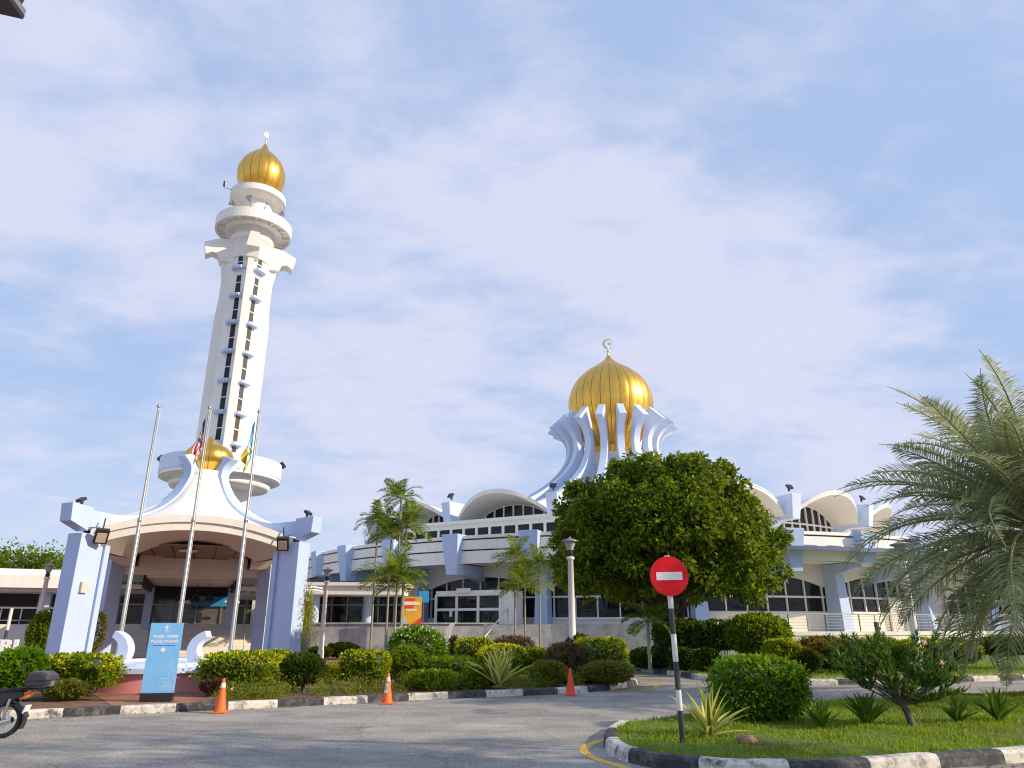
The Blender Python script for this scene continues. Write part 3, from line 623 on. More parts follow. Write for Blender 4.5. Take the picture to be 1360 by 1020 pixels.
# straight wing on the far right, in world coordinates turned back into the mosque frame
Wm = (Matrix.Translation((C[0], C[1], 0)) @ Matrix.Rotation(R(-8.27), 4, 'Z')).inverted()
WR = R(8.27)
def wing():
    o3 = Wm @ Vector((32.0, 54.6, 0)); BW = 5.7
    for k in range(3):
        x0 = k * BW; za = lambda t: 3.55 + 1.15 * (1 - (2 * t - 1) ** 2); w = MB(); fr = MB(); gl = MB()
        w.sheet(lambda u, v: (x0 + BW * u, 0, za(u) * (1 - v) + 5.7 * v), 24, 1, 0, False); w.sheet(lambda u, v: (x0 + BW * u, .25 * v, za(u)), 24, 1, 0, False); w.b2(x0, x0 + BW, 0, .25, 1.2, 2.5)
        gl.sheet(lambda u, v: (x0 + BW * u, .2, 2.5 + (za(u) + .02 - 2.5) * v), 24, 1, 0, False)
        for i in range(8): t = (i + .0) / 7; fr.b2(x0 + BW * t - .05, x0 + BW * t + .05, .08, .19, 2.5, za(min(max(t, .005), .995)) + .02)
        fr.b2(x0, x0 + BW, .07, .185, 3.4, 3.5)
        o = w.build('wing_wall', M_CREAM, mosque); o.location = o3; o.rotation_euler.z = WR; f = fr.build('window', M_WHITE, mosque); f.location = o3; f.rotation_euler.z = WR; gl.build('pane', M_GLASS, f)
        c = MB(); c.hexa([(x0 + BW * .5 - .3, -.9, 1.2), (x0 + BW * .5 + .3, -.9, 1.2), (x0 + BW * .5 + .3, -.25, 1.2), (x0 + BW * .5 - .3, -.25, 1.2), (x0 + BW * .5 - .25, -.8, 5.7), (x0 + BW * .5 + .25, -.8, 5.7), (x0 + BW * .5 + .25, -.25, 5.7), (x0 + BW * .5 - .25, -.25, 5.7)])
        o = c.build('column', M_BLUE, mosque); o.location = o3; o.rotation_euler.z = WR
    r = MB(); r.hexa([(-2.5, -2.6, 5.95), (18, -2.6, 5.95), (18, 6, 6.6), (-2.5, 6, 6.6), (-2.5, -2.6, 6.15), (18, -2.6, 6.15), (18, 6, 6.8), (-2.5, 6, 6.8)], 1); r.b2(-2.5, 18, -2.75, -2.605, 5.78, 6.25, 0); r.b2(-2.0, 17.5, .3, 6, 1.2, 5.75, 2)
    o = r.build('wing_roof', [M_MIDBLUE, M_PANEL, M_CREAM], mosque); o.location = o3; o.rotation_euler.z = WR
    t = MB(); t.b2(-1.5, 18, -3.6, 6, 0, 1.335); t.b2(-1.5, 18, -3.66, -3.605, 1.14, 1.355); o = t.build('wing_terrace', M_CREAM, mosque); o.location = o3; o.rotation_euler.z = WR
wing()
# railing on the terrace (its own thing)
rail = thing('railing', 'steel railing with thin horizontal bars along the cream terrace of the round mosque', 'railing', (C[0], C[1], 0), R(-8.27))
b = MB()
for k in range(26): p = pl(31.6, 13.5 + k * 2.2, 0); b.box((p[0], p[1], 1.84), (.05, .05, 1.0), R(13 + 2.2 * k), 0 if k % 2 else 1)
b.build('post', [M_GREY, M_BLACK], rail)
b = MB()
for k in range(5): b.ring(31.59, 31.62, 1.52 + k * .17, 1.545 + k * .17, 13.2, 68.5, 30)
b.ring(31.57, 31.64, 2.31, 2.37, 13.2, 68.5, 30)
oo = Wm @ Vector((32.0, 54.6, 0)); Mz = Matrix.Rotation(WR, 3, 'Z')
for k in range(5): b.box(oo + Mz @ Vector((8, -3.3, 1.53 + k * .17)), (16, .03, .025), WR)
b.box(oo + Mz @ Vector((8, -3.3, 2.34)), (16, .06, .06), WR)
for k in range(13): b.box(oo + Mz @ Vector((.2 + 1.3 * k, -3.3, 1.84)), (.05, .05, 1.0), WR)
b.build('rail_bar', M_STEEL, rail)

# ================================================================== MINARET
mina = thing('minaret', 'tall white minaret with window slits, ring balconies, bracket arms and small gold dome', 'minaret', (-24.05, 58.0, 0), R(24))
# local frame: corner fin looks along local -Y (towards the camera)
def hw(z):   # half-diagonal of the shaft
    return 1.88 + .62 * max(0, (z - 27.0) / 9.0) ** 1.5 + .10 * max(0, (16 - z) / 16)
b = MB(); Zs = [0, 6, 12, 16, 20, 24, 27, 29, 31, 32.5, 33.4]
def corner(z, k): a = R(-90 + 90 * k); return Vector((math.cos(a), math.sin(a), 0)) * hw(z) + Vector((0, 0, z))
for i in range(len(Zs) - 1):
    for k in range(4): b.add([corner(Zs[i], k), corner(Zs[i], k + 1), corner(Zs[i + 1], k + 1), corner(Zs[i + 1], k)], [(0, 1, 2, 3)])
b.add([corner(33.4, k) for k in range(4)], [(0, 1, 2, 3)])
shaft = b.build('shaft', M_WHITE, mina)
def fin():
    b = MB(); A = []
    for z in Zs + [33.8]:
        z_ = min(z, 33.4); r0, r1 = hw(z_) - .45, hw(z_) + .08 + .34 * max(0, min(1, (30.0 - z) / 2.5)) + .55 * max(0, (z - 30) / 5) ** 2
        A.append([(-.34, -r0, z), (.34, -r0, z), (.25, -r1, z), (-.25, -r1, z)])
    vs = [v for a in A for v in a]; fs = [(4 * i + e, 4 * i + (e + 1) % 4, 4 * i + 4 + (e + 1) % 4, 4 * i + 4 + e) for i in range(len(A) - 1) for e in range(4)] + [(0, 1, 2, 3), tuple(4 * (len(A) - 1) + e for e in range(4))]
    b.add(vs, fs); return b
def arm():
    prof = [(1.3, 32.6), (1.3, 34.7), (1.8, 34.95), (2.4, 35.0), (3.0, 34.85), (4.0, 34.3), (3.75, 33.0), (3.2, 33.35), (2.75, 33.2), (2.5, 32.6)]
    b = MB(); b.prism(prof, lambda r, z, t: (t * (1.0 - .55 * max(0, min(1, (z - 33.2) / 1.6)) * (1 if r > 2 else .4)), -r, z), 1.2); return b
f0 = fin().build('fin', M_CREAM if False else M_WHITE, mina, bevel=.02); a0 = arm().build('bracket_arm', M_WHITE, mina, bevel=.03)
for k in range(1, 4): inst(f0, R(90 * k), mina); inst(a0, R(90 * k), mina)
LEV = [31.75, 29.1, 26.55, 23.85, 21.2, 18.45, 15.85]
def slit(z0, z1, x0):
    b = MB(); r = hw((z0 + z1) / 2) * math.sqrt(.5); b.box((x0, -r - .005, (z0 + z1) / 2), (.50, .06, z1 - z0)); return b
def slit_frame(z0, z1, x0):
    b = MB(); r = hw((z0 + z1) / 2) * math.sqrt(.5); b.box((x0, -r - .03, (z0 + z1) / 2), (.54, .05, .08)); return b
tops = [33.1] + LEV; bots = LEV + [14.4]
for q, sgn in enumerate((-1, 1)):
    for z1, z0 in zip(tops, bots):
        s = slit(z0 + .12, z1 - .12, -.40 * sgn).build('slit_window', M_GLASS if sgn < 0 else M_GLASS2, mina); s.rotation_euler.z = R(45 * sgn)
        t = slit_frame(z0 + .12, z1 - .12, -.40 * sgn).build('glazing_bar', M_WHITE, s)
    for z in LEV:
        b = MB(); r = hw(z) * math.sqrt(.5); out = [(-.74, 0), (.74, 0), (.52, -.50), (.0, -.60), (-.52, -.50)]
        b.slab([(x - .40 * sgn, -r + .02 + y) for x, y in out], z - .11, z + .15); l = b.build('ledge', M_BLUE, mina, bevel=.03); l.rotation_euler.z = R(45 * sgn)
    s = slit(8.6, 12.2, -.4 * sgn).build('slit_window', M_GLASS, mina); s.rotation_euler.z = R(45 * sgn)
b = MB(); b.lathe([(1.72, 33.0), (1.72, 34.9), (1.88, 34.95), (1.88, 35.5), (1.72, 35.55), (1.72, 36.6)], 48); b.build('neck', M_WHITE, mina)
b = MB(); b.lathe([(1.7, 36.2), (1.9, 36.15), (2.5, 36.15), (2.5, 36.45), (3.2, 36.45), (3.2, 36.1), (3.36, 36.1), (3.36, 37.05), (3.2, 37.05), (3.2, 36.8), (1.3, 36.8)], 64, smooth=False)
for k in range(12): a = R(30 * k); b.box((2.85 * math.cos(a), 2.85 * math.sin(a), 36.32), (.7, .14, .26), a)
b.build('balcony', M_WHITE, mina)
b = MB(); b.lathe([(1.32, 36.7), (1.32, 39.25), (2.40, 39.5), (2.50, 39.55), (2.50, 40.15), (1.7, 40.2)], 56, smooth=False); 
b.build('upper_balcony', M_WHITE, mina)
b = MB(); onion(b, spline_prof([(1.50, 40.3), (1.62, 40.7), (1.98, 41.4), (2.20, 42.2), (2.16, 43.0), (1.86, 43.8), (1.36, 44.5), (.82, 45.05), (.40, 45.55), (.10, 46.2)]), 18); b.lathe([(1.6, 40.1), (1.6, 40.4)], 40)
md = b.build('dome', [M_GOLD, M_SEAM], mina)
b = MB(); b.lathe([(.1, 46.1), (.05, 46.5), (.11, 46.65), (.04, 46.8), (.03, 47.0)], 10); crescent(b, 47.25, .26, th=.03); b.build('finial', M_BRASS, md, rz=R(30))
for a in (200, 250, 290, 340):
    b = MB(); c_, s_ = math.cos(R(a)), math.sin(R(a)); b.tube([(1.3 * c_, 1.3 * s_, 37.9), (1.95 * c_, 1.95 * s_, 38.3)], .05, 6); p = Vector((2.1 * c_, 2.1 * s_, 38.4))
    b.tube([p, p + Vector((.45 * c_, .45 * s_, .12))], [.1, .30], 12); b.build('loudspeaker', M_GREY, mina)
b = MB(); b.tube([(-2.4, -1.1, 39.7), (-3.0, -1.3, 39.6), (-3.05, -1.3, 40.1)], .03, 6); b.box((-3.1, -1.3, 40.0), (.12, .2, .5)); b.build('aerial', M_BLACK, mina)
b = MB(); b.lathe([(2.1, 12.6), (3.6, 12.6), (3.6, 12.95), (4.2, 12.95), (4.2, 13.0), (4.68, 13.0), (4.68, 14.45), (4.45, 14.45), (4.45, 13.6), (1.4, 13.6)], 72, smooth=False, mi=0)
b.lathe([(4.70, 13.25), (4.72, 13.25), (4.72, 14.47), (4.43, 14.47)], 72, mi=1, smooth=False, cap=False); b.lathe([(2.3, 12.3), (3.75, 12.3), (3.95, 12.62), (2.3, 12.62)], 72, mi=0)
b.build('base_ring', [M_WHITE, M_LAV], mina)
for a in (172, 305 - 60, 352):
    b = MB(); c_, s_ = math.cos(R(a)), math.sin(R(a)); b.box((4.75 * c_, 4.75 * s_, 14.6), (.3, .5, .5), R(a), M=Matrix.Rotation(R(a), 3, 'Z') @ Matrix.Rotation(R(-40), 3, 'Y')); b.box((4.6 * c_, 4.6 * s_, 14.4), (.1, .1, .3)); b.build('floodlight', M_BLACK, mina)

# ================================================================== ENTRANCE PORCH
porch = thing('entrance_porch', 'entrance porch on four pale blue pillars with concave tent roof and gold dome', 'porch', (-15.25, 35.0, 0), R(23))
def leg():   # built along the local -Y diagonal, then turned to the corners
    b = MB(); b.b2(-.40, .40, -6.38, -5.45, 0, 5.2); b.b2(-.28, .28, -5.45, -5.22, 0, 5.1); b.b2(-.40, .40, -5.22, -4.98, 0, 5.0); return b
lg = leg().build('pillar', M_BLUE, porch, bevel=.02); lg.rotation_euler.z = R(45)
b = MB(); b.box((.46, -5.9, 3.1), (.12, .3, .42)); mbx = b.build('meter_box', M_TAN, lg)
def prib():
    up = spline_prof([(6.7, 6.22), (6.2, 6.18), (5.4, 6.14), (4.4, 6.16), (3.4, 6.42), (2.5, 6.88), (1.75, 7.55), (1.32, 8.3), (1.22, 8.75), (1.35, 9.1), (1.75, 9.4)], 5)
    dn = spline_prof([(1.15, 9.62), (.85, 9.2), (.72, 8.7), (.85, 8.1), (1.25, 7.3), (2.0, 6.55), (3.0, 6.05), (4.2, 5.72), (5.4, 5.55), (6.1, 5.45), (6.5, 5.45)], 5)
    N = 50; b = MB()
    def at(prof, t): x = t * (len(prof) - 1); k = min(int(x), len(prof) - 2); f = x - k; return (prof[k][0] + (prof[k + 1][0] - prof[k][0]) * f, prof[k][1] + (prof[k + 1][1] - prof[k][1]) * f)
    vs = []
    for k in range(N + 1):
        (ra, za), (rb, zb) = at(up, k / N), at(dn, 1 - k / N); h = .25; vs += [(-h, -ra, za), (h, -ra, za), (h, -rb, zb), (-h, -rb, zb)]
    fs = [(4 * i + e, 4 * i + (e + 1) % 4, 4 * i + 4 + (e + 1) % 4, 4 * i + 4 + e) for i in range(N) for e in range(4)] + [(0, 1, 2, 3), tuple(4 * N + e for e in range(4))]
    b.add(vs, fs); b.hexa([(-.33, -6.92, 5.62), (.33, -6.92, 5.62), (.33, -6.1, 5.30), (-.33, -6.1, 5.30), (-.33, -6.98, 6.34), (.33, -6.98, 6.34), (.33, -6.0, 6.26), (-.33, -6.0, 6.26)])
    return b
rb0 = prib().build('rib', M_BLUE, porch, bevel=.02); rb0.rotation_euler.z = R(45)
b = MB(); b.box((0, -6.35, 6.4), (.08, .08, .26)); b.box((0, -6.4, 6.54), (.32, .12, .26), M=Matrix.Rotation(R(-55), 3, 'X')); b.build('floodlight', M_BLACK, rb0)
b = MB(); b.box((0, -.0, 0), (.5, .16, .42)); b.box((0, -.095, 0), (.38, .03, .30), 0, 1)
M_ = Matrix.Translation((-.52 + 1.1, -5.7, 5.3)) 
for k in range(1, 4):
    q = inst(lg, R(45 + 90 * k), porch); inst(rb0, R(45 + 90 * k), porch)
for sx, rz in ((-1, 15), (1, -15)):
    b = MB(); Mr = Matrix.Rotation(R(rz), 3, 'Z') @ Matrix.Rotation(R(35), 3, 'X'); p = Vector((sx * 3.55, -4.70, 5.1))
    b.box(p, (.5, .18, .62), M=Mr); b.box(p + Mr @ Vector((0, -.10, -.03)), (.36, .03, .42), mi=1, M=Mr); b.tube([p + Vector((0, .1, .25)), p + Vector((0, .35, .75))], .03, 6); b.build('wall_floodlight', [M_BLACK, M_LENS], porch)
# shell between the ribs, one side at a time
PROFC = [(1.0, 8.72), (1.35, 7.95), (1.9, 7.3), (2.6, 6.80), (3.4, 6.45), (4.25, 6.16)]
def lerp_prof(p, r):
    for (a, za), (b_, zb) in zip(p, p[1:]):
        if r <= b_: return za + (zb - za) * (r - a) / (b_ - a)
    return p[-1][1]
PS = spline_prof(PROFC, 6)
def shell():
    b = MB(); E_ = 4.30
    def S(u, v, dz=0):
        th = R(-43 + 86 * u); q = math.tan(th); re = E_ / math.cos(th); r = 1.0 + (re - 1.0) * v
        z = lerp_prof(PS, 1.0 + 3.25 * v) - (.30 * v + .62 * v * v + .95 * min(v / .2, 1) * (1 - v) ** .9 * q * q) * q * q
        return (r * math.sin(th), -r * math.cos(th), z + dz)
    def edge(u, o, dz): x, y, z = S(u, 1); return (x, y - o, z + dz)
    b.sheet(lambda u, v: S(u, v), 24, 16, 0)
    b.sheet(lambda u, v: edge(u, .03, -.30 * v + .04), 24, 1, 1, False)
    b.sheet(lambda u, v: edge(u, .03 - .10 * v, -.26), 24, 1, 1, False)
    b.sheet(lambda u, v: edge(u, -.07, -.26 - .34 * v), 24, 1, 1, False)
    b.sheet(lambda u, v: edge(u, .03 - .03 * v, .04), 24, 1, 1, False)
    def sof(u, v):
        x, y, z = edge(u, -.07, -.60); k = 1 - .36 * v; return (x * k, y * k, z - .30 * math.sin(v * math.pi / 2) )
    b.sheet(sof, 24, 6, 2); b.sheet(lambda u, v: tuple(Vector(sof(u, 1)) + Vector((0, 0, .5 * v))), 24, 1, 2, False)
    return b
sh = shell().build('roof_shell', [M_WHITE, M_CREAM, M_TAN], porch)
for k in range(1, 4): inst(sh, R(90 * k), porch)
b = MB(); b.b2(-2.9, 2.9, -2.9, 3.88, 5.02, 5.08, 0)
for k in range(7): b.b2(-2.82 + k * .92, -2.78 + k * .92, -2.8, 3.8, 4.99, 5.018, 1)
b.lathe([(.4, 4.90), (.4, 4.965)], 20, (-.3, -1.4, 0), 2); b.build('ceiling', [M_TIMBER, M_GAP, M_SIGNW], porch)
b = MB(); b.lathe([(1.06, 8.62), (1.06, 8.86), (.9, 8.9)], 40); b.build('collar', M_WHITE, porch)
b = MB(); onion(b, spline_prof([(.80, 8.88), (.90, 9.02), (1.10, 9.28), (1.18, 9.58), (1.12, 9.86), (.90, 10.12), (.56, 10.33), (.24, 10.50), (.05, 10.78)]), 12, .03, .02); b.build('dome', [M_GOLD, M_SEAM], porch)
b = MB(); b.b2(-4.1, 4.1, 3.9, 4.3, 4.15, 5.2); b.build('rear_beam', M_CREAM, porch)

# covered walkway behind the porch, steps, annex (porch-aligned frame)
PL = porch.matrix_basis if False else Matrix.Translation((-15.25, 35, 0)) @ Matrix.Rotation(R(23), 4, 'Z')
way = thing('covered_walkway', 'covered walkway with cream ceiling and slatted side canopies behind the tent roofed porch', 'walkway', (-15.25, 35, 0), R(23))
b = MB(); b.b2(-2.2, 2.2, 4.35, 13.5, 4.05, 4.35, 0); b.b2(-2.35, -2.2, 4.35, 13.5, 3.6, 4.4, 1); b.b2(2.2, 2.35, 4.35, 13.5, 3.6, 4.4, 1); b.build('ceiling', [M_CREAM, M_GAP], way)
for s in (-1, 1):
    b = MB()
    for k in range(7): x = s * (2.6 + k * .52); b.box((x, 8.2, 3.72 - k * .045), (.10, 6.2, .14))
    b.box((s * 4.2, 5.1, 3.6), (3.6, .12, .22)); b.box((s * 4.2, 11.2, 3.6), (3.6, .12, .22)); b.box((s * 4.2, 8.2, 3.86), (3.6, 6.4, .03), mi=1)
    b.build('side_canopy', [M_CREAM, M_GREY], way)
for x in (-5.6, -2.3, 2.3, 5.6):
    b = MB(); b.b2(x - .22, x + .22, 11.0, 11.5, 0, 3.9); b.build('column', M_BLUE, way)
for k, (x, y) in enumerate(((-.5, 7.4), (.3, 9.2), (1.0, 8.3))):
    ln = thing('pendant_lamp', ['black pendant lamp nearest the porch under the walkway ceiling', 'black pendant lamp farthest back under the walkway ceiling', 'black pendant lamp between the other two under the walkway ceiling'][k], 'lamp', tuple(PL @ Vector((x, y, 0))), R(23), 'pendant lamps under the walkway ceiling')
    b = MB(); b.tube([(0, 0, 4.04), (0, 0, 3.35)], .02, 6); b.build('stem', M_BLACK, ln); b = MB(); b.lathe([(.05, 3.36), (.16, 3.3), (.34, 3.02), (.30, 2.98)], 16); b.build('lamp_shade', M_BLACK, ln)
st = thing('staircase', 'wide beige steps climbing from the porch to the dark glazed entrance', 'steps', tuple(PL @ Vector((0, 0, 0))), R(23))
b = MB()
for k in range(10): b.b2(-5.2, 5.4, 8.6 + k * .34, 13.2, k * .178 + .002, (k + 1) * .178)
b.build('stair_flight', M_CREAM, st)
b = MB()
for x in (-1.9, 3.2):
    b.tube([(x, 8.7, .2), (x, 8.7, 1.1), (x, 12, 2.75), (x, 12, 1.8)], .03, 6)
b.build('handrail', M_STEEL, st)
annex = thing('annex_building', 'low flat roofed annex with dark glass behind the porch, joining the round mosque', 'building', (-15.25, 35, 0), R(23))
b = MB(); b.b2(-40, 9.5, 13.2, 24, 0, 1.76); b.build('base_wall', M_CREAM, annex)
b = MB(); b.b2(-40, -6.2, 12.4, 24, 3.55, 4.25); b.b2(-40, -6.5, 11.9, 12.395, 3.75, 4.45, 0); b.b2(-6.195, 4.9, 13.4, 24, 3.3, 5.3, 1); b.b2(4.902, 9.6, 13.4, 24, 3.3, 3.7, 0); b.b2(-40, -5.5, 13.6, 24, 4.3, 4.9); b.b2(-30, -14.2, 12.8, 22, 4.95, 5.35)  # dark slab behind the porch: interior shade put into its colour
b.build('roof', [M_WHITE, M_GAP], annex)
b = MB(); b.b2(-13.6, -12.6, 13.2, 14.4, 4.9, 5.6); b.build('roof_tank', M_WHITE, annex)
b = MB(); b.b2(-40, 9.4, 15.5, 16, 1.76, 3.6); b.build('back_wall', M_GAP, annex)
b = MB()
for k in range(9): x = -5.6 + k * 1.5; b.b2(x - .05, x + .05, 14.0, 14.1, 1.76, 3.6)
b.b2(-5.6, 8, 14.0, 14.09, 2.9, 3.0); b.b2(-5.6, 8, 14.12, 14.14, 1.76, 3.6, 1); b.build('glazing', [M_GREY, M_GLASS2], annex)
for x in (-26, -21.5, -17, -12.5, -8):
    b = MB(); b.b2(x - .3, x + .3, 13.3, 13.9, 1.76, 3.55); b.build('column', M_LAV, annex)
b = MB()
for k in range(24): x = -30 + k; b.b2(x - .03, x + .03, 13.1, 13.15, 1.76, 2.7)
b.b2(-30, -6, 13.08, 13.16, 2.62, 2.72); b.b2(-30, -6, 13.08, 13.16, 1.95, 2.0); b.build('balustrade', M_GREY, annex)
bn = thing('banner', 'dark blue banner hanging over the entrance at the head of the steps', 'banner', tuple(PL @ Vector((1.2, 12.9, 0))), R(23))
b = MB(); b.b2(-1.15, 1.15, -.015, .015, 2.85, 3.45); b.build('cloth', M_BANNER, bn); b = MB(); b.b2(-1.9, -1.16, -.03, .03, 3.0, 3.2); b.b2(1.16, 1.7, -.03, .03, 3.05, 3.2); b.build('lamp_tube', M_SIGNW, bn)
b = MB(); b.b2(-.95, -.82, -.03, -.016, 3.1, 3.2); b.b2(.8, .93, -.03, -.016, 3.1, 3.2); b.build('emblem', M_TXT, bn)
cab = thing('notice_stand', 'tall pale information stand beside the dark entrance at the head of the steps', 'stand', tuple(PL @ Vector((4.0, 13.4, 1.76))), R(23)); b = MB(); b.b2(-.28, .28, -.1, .1, 0, 1.5); b.build('panel', M_TAN, cab); b = MB(); 
for k in range(3): b.b2(-.15, .15, -.125, -.101, .25 + k * .4, .5 + k * .4)
b.build('notice', M_SIGNW, cab)
# flat canopy on the right of the porch, over the marble terrace
can = thing('flat_canopy', 'flat white canopy roof over the dark entrance terrace between porch and mosque', 'canopy', (0, 0, 0))
b = MB(); b.slab([(-13.2, 44.0), (-6.7, 44.5), (-6.5, 48.5), (-14.0, 48.5)], 3.45, 3.95); b.slab([(-13.4, 43.8), (-6.5, 44.3), (-6.3, 48.7), (-14.2, 48.7)], 3.952, 4.14); b.build('roof', M_WHITE, can)
for x, y in ((-11.9, 44.8), (-9.2, 47.5)): b = MB(); b.lathe([(.3, 0), (.3, 3.45)], 20, (x, y, 0)); b.build('column', M_BLUE, can)
b = MB(); b.slab([(-12.6, 48.0), (-6.4, 48.1), (-6.4, 48.3), (-12.6, 48.3)], 1.78, 3.45); 
for k in range(6): b.box((-11.6 + k * 1.0, 47.95, 2.6), (.07, .08, 1.7), mi=1)
b.box((-9.4, 47.95, 2.95), (6, .06, .07), mi=1); b.build('glazing', [M_GLASS, M_GREY], can)
for z in (3.62, 3.78): b = MB(); b.tube([(-13.6, 42.6, z), (-11.4, 42.6, z), (-11.3, 43.9, z)], .05, 8); b.build('pipe', M_WHITE, can)
tw = thing('terrace_wall', 'grey marble clad terrace wall below the flat canopy, left of the mosque doors', 'wall', (0, 0, 0))
b = MB(); b.slab([(-11.6, 43.3), (-5.4, 43.7), (-1.0, 44.6), (-1.0, 48.0), (-12.2, 48.6)], 0, 1.77); b.build('marble_face', MATS['marble'], tw)
b = MB(); b.slab([(-11.7, 43.2), (-5.4, 43.6), (-.95, 44.5), (-.95, 44.8), (-5.4, 43.95), (-11.7, 43.55)], 1.772, 1.85); b.build('coping', MATS['marble'], tw)
es = thing('entrance_steps', 'short grey steps with steel handrail below the white framed mosque doors', 'steps', (0, 0, 0))
b = MB()
for k in range(6): b.b2(-1.6, 2.2, 40.6 + k * .36, 43.9, .002 + k * .29, (k + 1) * .29)
b.build('stair_flight', MATS['marble'], es)
b = MB(); b.tube([(-1.55, 40.6, .1), (-1.55, 40.6, 1.0), (-.25, 43.4, 2.65), (-.2, 43.4, 1.7)], .045, 8); b.build('handrail', M_STEEL, es)
b = MB(); pts = [(-3.9 + .55 * math.cos(R(a)), .9 + .95 * math.sin(R(a))) for a in range(90, 271, 15)]; b.prism(pts + [(x + .28, z) for x, z in reversed(pts)], lambda x, z, t: (x + .6, 42.9 + t, z), .3); b.build('curved_cheek', M_CREAM, es)

# poster board and small blue sign
ps = thing('poster_board', 'yellow and red poster board standing by the mosque doors', 'poster', (-5.75, 42.6, 1.0), R(8))
b = MB(); b.b2(-.58, .58, -.03, .03, .75, 2.25); b.b2(-.5, -.44, -.02, .02, 0, .75); b.b2(.44, .5, -.02, .02, 0, .75); b.build('panel', mat('poster_yellow', (.80, .42, .03), .5, var=.15, scale=2), ps)
MPR = mat('poster_red', (.75, .06, .03)); MPB = mat('poster_blue', (.35, .60, .80))
for x0, x1, z0, z1, m_ in ((-.42, .2, 2.02, 2.17, MPR), (-.5, .12, 1.62, 1.78, MPR), (-.5, .45, 1.80, 1.97, M_SIGNW), (-.3, .3, 1.48, 1.58, M_SIGNW), (-.57, -.25, .77, 1.05, MPB)):
    b = MB(); b.b2(x0, x1, -.045, -.031, z0, z1); b.build('print_band', m_, ps)
b = MB(); b.add([(.575, -.04, .76), (.05, -.04, .76), (.575, -.04, 1.15)], [(0, 1, 2)], 0); b.build('print_corner', MPR, ps)
bs = thing('blue_sign', 'small square sky blue sign beside the poster board at the doors', 'sign', (-5.12, 43.0, 0)); b = MB(); b.b2(-.3, .3, -.02, .02, 2.95, 3.58); b.build('panel', mat('sign_sky_blue', (.03, .42, .80)), bs); b = MB(); b.b2(-.03, .03, .021, .06, 1.0, 3.4); b.build('post', M_GREY, bs)
b = MB(); b.b2(-.3, .3, -.02, .02, 0, .5); o = b.build('panel', MATS['sign_sky_blue'])
bs2 = thing('blue_sign', 'blue sign on the arched windows behind the date palm fronds', 'sign', (C[0], C[1], 0), R(-8.27)); o.parent = bs2; o.location = pl(27.85, 53.5, 3.75); o.rotation_euler.z = R(53)

# ================================================================== FLAGPOLES, FLAGS
def flagpole(x, y, h, label):
    t = thing('flagpole', label, 'flagpole', (x, y, 0), 0, 'flagpoles in front of the porch')
    b = MB(); b.lathe([(.10, 0), (.10, .06), (.062, .08), (.056, 4.95), (.042, 5.0), (.034, h - .05)], 14); b.build('shaft', M_STEEL, t)
    b = MB(); b.lathe([(.04, 4.9), (.070, 4.93), (.070, 5.05), (.04, 5.08)], 14); b.build('joint_sleeve', M_STEEL, t)
    b = MB(); b.lathe([(.034, h - .06), (.062, h), (.058, h + .05), (.02, h + .09)], 12); b.build('cap', M_STEEL, t)
    b = MB(); b.tube([(.09, -.03, 1.2), (.085, -.03, h - .1)], .008, 5); b.build('halyard', M_WHITE, t)
flagpole(-12.48, 24, 8.97, 'bare grey steel flagpole, leftmost of the three before the porch'); flagpole(-10.68, 24, 8.92, 'grey steel flagpole carrying the limp red and white striped flag'); flagpole(-8.92, 24, 8.78, 'grey steel flagpole carrying the limp blue, white and yellow flag')
def flag_mat(kind):
    m = bpy.data.materials.new('flag_cloth'); m.use_nodes = True; N = m.node_tree.nodes; L = m.node_tree.links; p = N['Principled BSDF']; p.inputs['Roughness'].default_value = .8
    uv = N.new('ShaderNodeUVMap'); s = N.new('ShaderNodeSeparateXYZ'); L.new(uv.outputs[0], s.inputs[0])
    def ma(op, a, b_):
        n = N.new('ShaderNodeMath'); n.operation = op
        for i, v in enumerate((a, b_)):
            if isinstance(v, (int, float)): n.inputs[i].default_value = v
            else: L.new(v, n.inputs[i])
        return n.outputs[0]
    def mx(f, a, b_):
        n = N.new('ShaderNodeMix'); n.data_type = 'RGBA'; L.new(f, n.inputs[0])
        for k, v in ((6, a), (7, b_)):
            if isinstance(v, tuple): n.inputs[k].default_value = (*v, 1)
            else: L.new(v, n.inputs[k])
        return n.outputs[2]
    def disc(cx, cy, r):
        a = ma('POWER', ma('SUBTRACT', s.outputs[0], cx), 2.0); c = ma('POWER', ma('MULTIPLY', ma('SUBTRACT', s.outputs[1], cy), .5), 2.0); return ma('LESS_THAN', ma('ADD', a, c), r * r)
    if kind == 0:
        c = mx(ma('GREATER_THAN', ma('FRACT', ma('MULTIPLY', s.outputs[1], 7.0), 0.0), .5), (.75, .72, .70), (.62, .02, .03))
        can_ = ma('MULTIPLY', ma('LESS_THAN', s.outputs[0], .5), ma('GREATER_THAN', s.outputs[1], .43)); c = mx(can_, c, (.02, .035, .22))
        moon = ma('SUBTRACT', disc(.2, .71, .12), disc(.235, .71, .105)); c = mx(ma('MAXIMUM', moon, disc(.31, .71, .06)), c, (.75, .55, .05))
    else:
        c = mx(ma('GREATER_THAN', s.outputs[0], .33), (.12, .42, .68), (.78, .78, .74)); c = mx(ma('GREATER_THAN', s.outputs[0], .60), c, (.66, .50, .05))
        c = mx(disc(.465, .5, .06), c, (.10, .25, .06))
    L.new(c, p.inputs['Base Color']); return m
